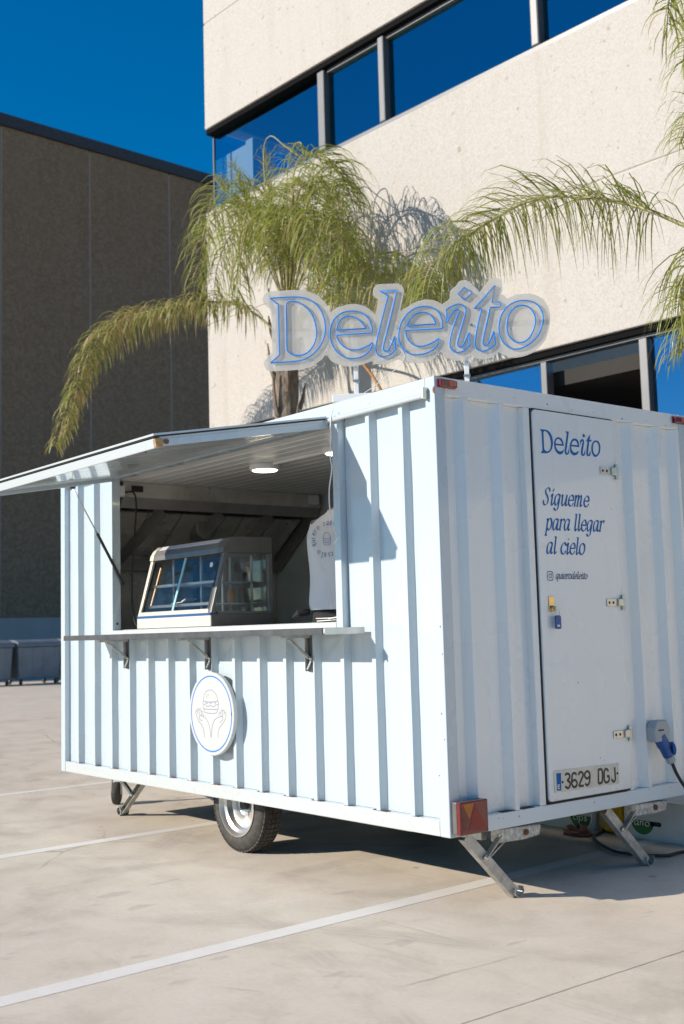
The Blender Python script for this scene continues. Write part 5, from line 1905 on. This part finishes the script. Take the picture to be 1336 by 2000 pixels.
mk('rear_glass', MB().box((CX0 + .031, CY1 - .02, CZ + .08), (CX1 - .031, CY1 - .015, 1.842)), MT['glass_case'], case)
mk('round_badge', MB().lathe((-2.32, .190, 1.77), (0, -.97, .2), [(0, .017), (.002, .017), (.003, .012)], 20), MT['paper'], case)
# uprights and wire shelves
for x in (CX1 - .16, CX1 - .42, CX0 + .16):
    for y in (.30, .53):
        up = mk('upright', MB().box((x - .01, y - .004, CZ + .079), (x + .01, y + .004, 1.842)), MT['steel'], case)
        for k in range(14):
            pass
for z, y0 in ((1.52, .16), (1.66, .20)):
    b = MB()
    for k in range(14):
        y = y0 + (.55 - y0) * k / 13
        b.tube([(CX0 + .05, y, z), (CX1 - .05, y, z)], .002, 5)
    for x in (CX0 + .06, -2.9, -2.67, -2.44, CX1 - .06):
        b.tube([(x, y0, z - .004), (x, .55, z - .004)], .003, 5)
    b.box((CX0 + .05, y0 - .006, z - .008), (CX1 - .05, y0 - .002, z + .010))
    mk('wire_shelf', b, MT['steel'], case)
# orange light tube up the left side
mk('heat_lamp', MB().tube([(CX0 + .075, SLO[0][0] + .06, SLO[0][1] + .05), (CX0 + .075, SLO[1][0] + .04, SLO[1][1] - .05)], .009, 8), plain('orange_lamp', (.85, .36, .08), .4, 0, .1), case)
for k, (y, z) in enumerate(((.40, 1.66), (.42, 1.52))):
    sb_ = mk('sauce_bottle', MB().lathe((-2.52 + .07 * k, y, z + .005), (0, 0, 1), [(0, .022), (.07, .022), (.095, .008), (.105, .007)], 14), plain('orange_sauce', (.70, .30, .10), .4, 0, .1), None, smooth=True, auto=40)
    tag(sb_, ('orange squeeze bottle on the upper wire shelf of the cabinet', 'orange squeeze bottle on the lower wire shelf of the cabinet')[k], 'bottle', 'bottles in the display cabinet')
pf = MB()
pf.obox((-2.80, .26, 1.548), Vector((.055, .01, .004)), Vector((-.008, .05, .006)), Vector((0, 0, .002)))
pf.obox((-2.73, .27, 1.558), Vector((.045, -.012, .006)), Vector((.01, .04, 0)), Vector((0, 0, .002)))
tag(mk('paper_sheet', pf, MT['paper']), 'white paper lying on the lower shelf of the display cabinet', 'paper')

# ---- napkins on the worktop by the right jamb
nk = thing('paper_napkins', 'loose white paper napkins on the worktop by the right hatch edge', 'napkins', (-1.0, .16, 1.3735))
for k, (dx, dy, rz, tl_) in enumerate(((0, 0, .2, .03), (.07, .03, -.3, .06), (-.05, .03, .5, .0), (.10, .0, .1, .10))):
    c = Vector((-1.02 + dx, .14 + dy, 1.383 + .006 * k))
    ax_ = Vector((math.cos(rz), math.sin(rz), tl_)) * .07
    ay_ = Vector((-math.sin(rz), math.cos(rz), tl_ * .5)) * .05
    mk('napkin', MB().obox(c, ax_, ay_, Vector((0, 0, .0022))), MT['paper'], nk)

# ---- person standing at the worktop, back to the camera
PC = at((668, 1150), 1, .66)
per = thing('person', 'person in white printed t-shirt and black trousers standing inside, back turned', 'person', (PC.x, PC.y, .47))
FWD = Vector((-.45, .89, 0)).normalized()       # the way the person faces
SID = Vector((FWD.y, -FWD.x, 0))                # the person's right
BZ = .47


def pl(s, f, z):
    return Vector((PC.x, PC.y, BZ)) + SID * s + FWD * f + Vector((0, 0, z))


def ring(b, s0, f0, z, rs, rf, seg=28, pw=2.4):
    n = len(b.v)
    for k in range(seg):
        a = 2 * math.pi * k / seg
        c_, s_ = math.cos(a), math.sin(a)
        x = math.copysign(abs(c_) ** (2 / pw), c_) * rs
        y = math.copysign(abs(s_) ** (2 / pw), s_) * rf
        b.v.append(tuple(pl(s0 + x, f0 + y, z)))
    return n


def loft(rings, seg=28, caps=(True, True)):
    b = MB()
    st_ = [ring(b, *r_, seg=seg) for r_ in rings]
    for i in range(len(st_) - 1):
        for k in range(seg):
            k2 = (k + 1) % seg
            b.face((st_[i] + k, st_[i] + k2, st_[i + 1] + k2, st_[i + 1] + k))
    if caps[0]:
        b.face([st_[0] + k for k in range(seg)][::-1])
    if caps[1]:
        b.face([st_[-1] + k for k in range(seg)])
    return b


# body: one skinned figure
J = {
    'pel': (pl(0, 0, 1.0), .13, .10), 'wai': (pl(0, .0, 1.14), .125, .09), 'che': (pl(0, .0, 1.38), .15, .10), 'shc': (pl(0, -.01, 1.52), .11, .075),
    'nec': (pl(.01, .02, 1.60), .055, .055), 'hea': (pl(.06, .09, 1.69), .075, .085), 'top': (pl(.08, .12, 1.78), .07, .08),
}
vs, es, rs = [], [], []


def jv(p, r1, r2=None):
    vs.append(tuple(p - Vector(ORG[per.name])))
    rs.append((r1, r2 or r1))
    return len(vs) - 1


ids = {k: jv(*v) for k, v in J.items()}
for a, c in (('pel', 'wai'), ('wai', 'che'), ('che', 'shc'), ('shc', 'nec'), ('nec', 'hea'), ('hea', 'top')):
    es.append((ids[a], ids[c]))
for s in (-1, 1):
    hip = jv(pl(.10 * s, 0, .92), .09)
    kn = jv(pl(.11 * s, .02, .50), .062)
    an_ = jv(pl(.11 * s, -.02, .09), .042)
    toe = jv(pl(.12 * s, .16, .035), .034)
    es += [(ids['pel'], hip), (hip, kn), (kn, an_), (an_, toe)]
    shd = jv(pl(.155 * s, .0, 1.48), .055)
    elb = jv(pl(.175 * s, .20, 1.27), .042)
    wri = jv(pl(.17 * s, .30, 1.10), .028)
    plm = jv(pl(.15 * s, .375, 1.085), .028, .020)
    es += [(ids['shc'], shd), (shd, elb), (elb, wri), (wri, plm)]
    for q in range(4):
        f1 = jv(pl((.15 - .03 + .018 * q) * s, .415, 1.085), .0095)
        f2 = jv(pl((.15 - .03 + .018 * q) * s, .445 + (.008 if q in (1, 2) else 0), 1.07), .0085)
        f3 = jv(pl((.15 - .03 + .018 * q) * s, .455, 1.045), .0075)
        es += [(plm, f1), (f1, f2), (f2, f3)]
    t1 = jv(pl((.15 - .045) * s, .36, 1.075), .011)
    t2 = jv(pl((.15 - .06) * s, .395, 1.06), .009)
    es += [(plm, t1), (t1, t2)]
me = bpy.data.meshes.new('body')
me.from_pydata(vs, es, [])
me.materials.append(MT['skin'])
body = bpy.data.objects.new('body', me)
COL.objects.link(body)
body.parent = per
sk = body.modifiers.new('skin', 'SKIN')
sk.use_smooth_shade = True
for i, r_ in enumerate(rs):
    me.skin_vertices[0].data[i].radius = r_
    me.skin_vertices[0].data[i].use_root = (i == 0)
sd = body.modifiers.new('sub', 'SUBSURF')
sd.levels = 2
sd.render_levels = 2
# face on the far side, ears
mk('nose', MB().lathe(pl(.06, .18, 1.68), FWD, [(-.02, .018), (.008, .013), (.02, .005)], 10), MT['skin'], per, smooth=True)
for s in (-1, 1):
    mk('eye', MB().lathe(pl(.065 + .032 * s, .175, 1.71), FWD, [(-.012, .013), (.002, .012), (.007, .006)], 12), MT['paper'], per, smooth=True)
    mk('ear', MB().lathe(pl(.065 + .085 * s, .09, 1.69), SID * s, [(-.012, .030), (.006, .028), (.012, .016)], 12), MT['skin'], per, smooth=True)
mk('mouth', MB().bar(pl(.038, .168, 1.635), pl(.082, .168, 1.635), .008, .008), plain('lips', (.42, .17, .14), .5, 0, 0), per, bevel=.002)
mk('hair', loft([(.04, .02, 1.60, .055, .035), (.055, .04, 1.65, .085, .070), (.07, .075, 1.72, .094, .095), (.08, .10, 1.78, .092, .100), (.085, .11, 1.825, .075, .082), (.085, .11, 1.85, .035, .04)]), MT['hair'], per, smooth=True)
# t-shirt
shirt_r = [(0, 0, .985, .205, .150), (0, 0, 1.02, .207, .150), (0, 0, 1.10, .198, .140), (0, 0, 1.20, .196, .132), (0, -.005, 1.30, .205, .132), (0, -.012, 1.40, .216, .130), (0, -.016, 1.47, .218, .118), (0, -.012, 1.525, .178, .094), (0, -.006, 1.565, .115, .078), (0, 0, 1.590, .082, .070), (0, 0, 1.602, .072, .066)]
sb2 = loft(shirt_r, 40, (False, False))
rg = random.Random(11)
sb2.v = [tuple(Vector(v) + (Vector(v) - Vector((PC.x, PC.y, v[2]))).normalized() * (.006 * math.sin(v[2] * 31 + i * .7) + rg.uniform(-.003, .003))) for i, v in enumerate(sb2.v)]
shirt = mk('tee_shirt', sb2, MT['shirt'], per, smooth=True)
sd = shirt.modifiers.new('sub', 'SUBSURF')
sd.levels = 1
sd.render_levels = 1
for s in (-1, 1):
    b = MB()
    b.tube([pl(.13 * s, -.005, 1.52), pl(.155 * s, .02, 1.47), pl(.168 * s, .10, 1.38), pl(.174 * s, .16, 1.32)], [.065, .074, .074, .072], 18, False, False)
    mk('sleeve', b, MT['shirt'], per, smooth=True)
# trousers and shoes
b = loft([(0, 0, .80, .185, .125), (0, 0, .90, .195, .135), (0, 0, .97, .186, .130), (0, 0, 1.04, .175, .12)], 32)
tr_ = mk('trousers', b, MT['trousers'], per, smooth=True)
for s in (-1, 1):
    mk('trouser_leg', MB().tube([pl(.10 * s, 0, .88), pl(.105 * s, .015, .68), pl(.11 * s, .02, .50), pl(.11 * s, -.01, .28), pl(.11 * s, -.02, .08)], [.105, .098, .082, .074, .070], 18), MT['trousers'], per, smooth=True)
    mk('shoe', MB().obox(pl(.115 * s, .05, .04), SID * .045, FWD * .135, Vector((0, 0, .038))), MT['black'], per, bevel=.02, seg=3)
mk('apron_tie', MB().tube([pl(-.20, -.05, .975), pl(-.26, -.09, .965), pl(-.30, -.10, .94)], [.02, .025, .004], 8), MT['trousers'], per)
# print on the back: drawn on the shirt surface
bv = BVHTree.FromPolygons([Vector(v) for v in sb2.v], sb2.f)


def on_back(u, v):
    o_ = pl(u, -.6, v)
    h_ = bv.ray_cast(o_, FWD)
    return (h_[0] if h_[0] else pl(u, -.15, v)) - FWD * .0045


pb2 = MB()
txt = 'quiero saber-com-al cielo-'
pcx, pcz, prr = -.03, 1.415, .098
for i, ch in enumerate(txt):
    a0 = R(200 - i * 13.6)
    for s in GL[ch][1]:
        pts = []
        for q in crom([Vector(w) for w in [(p_[0], p_[1]) for p_ in s]], 3):
            a = a0 - (q.x - .4) * .20
            r_ = prr + (q.y - .5) * .022
            pts.append(on_back(pcx + r_ * math.cos(a), pcz + r_ * math.sin(a) * 1.0))
        pb2.strip(pts, .0028, -FWD)
for s in ART[:4]:
    pb2.strip([on_back(pcx + (q[0] - 635) / 5200, pcz - (q[1] - 720) / 5200) for q in s], .0022, -FWD)
mk('back_print', pb2, MT['blue_print'], per)['kind'] = 'stuff'
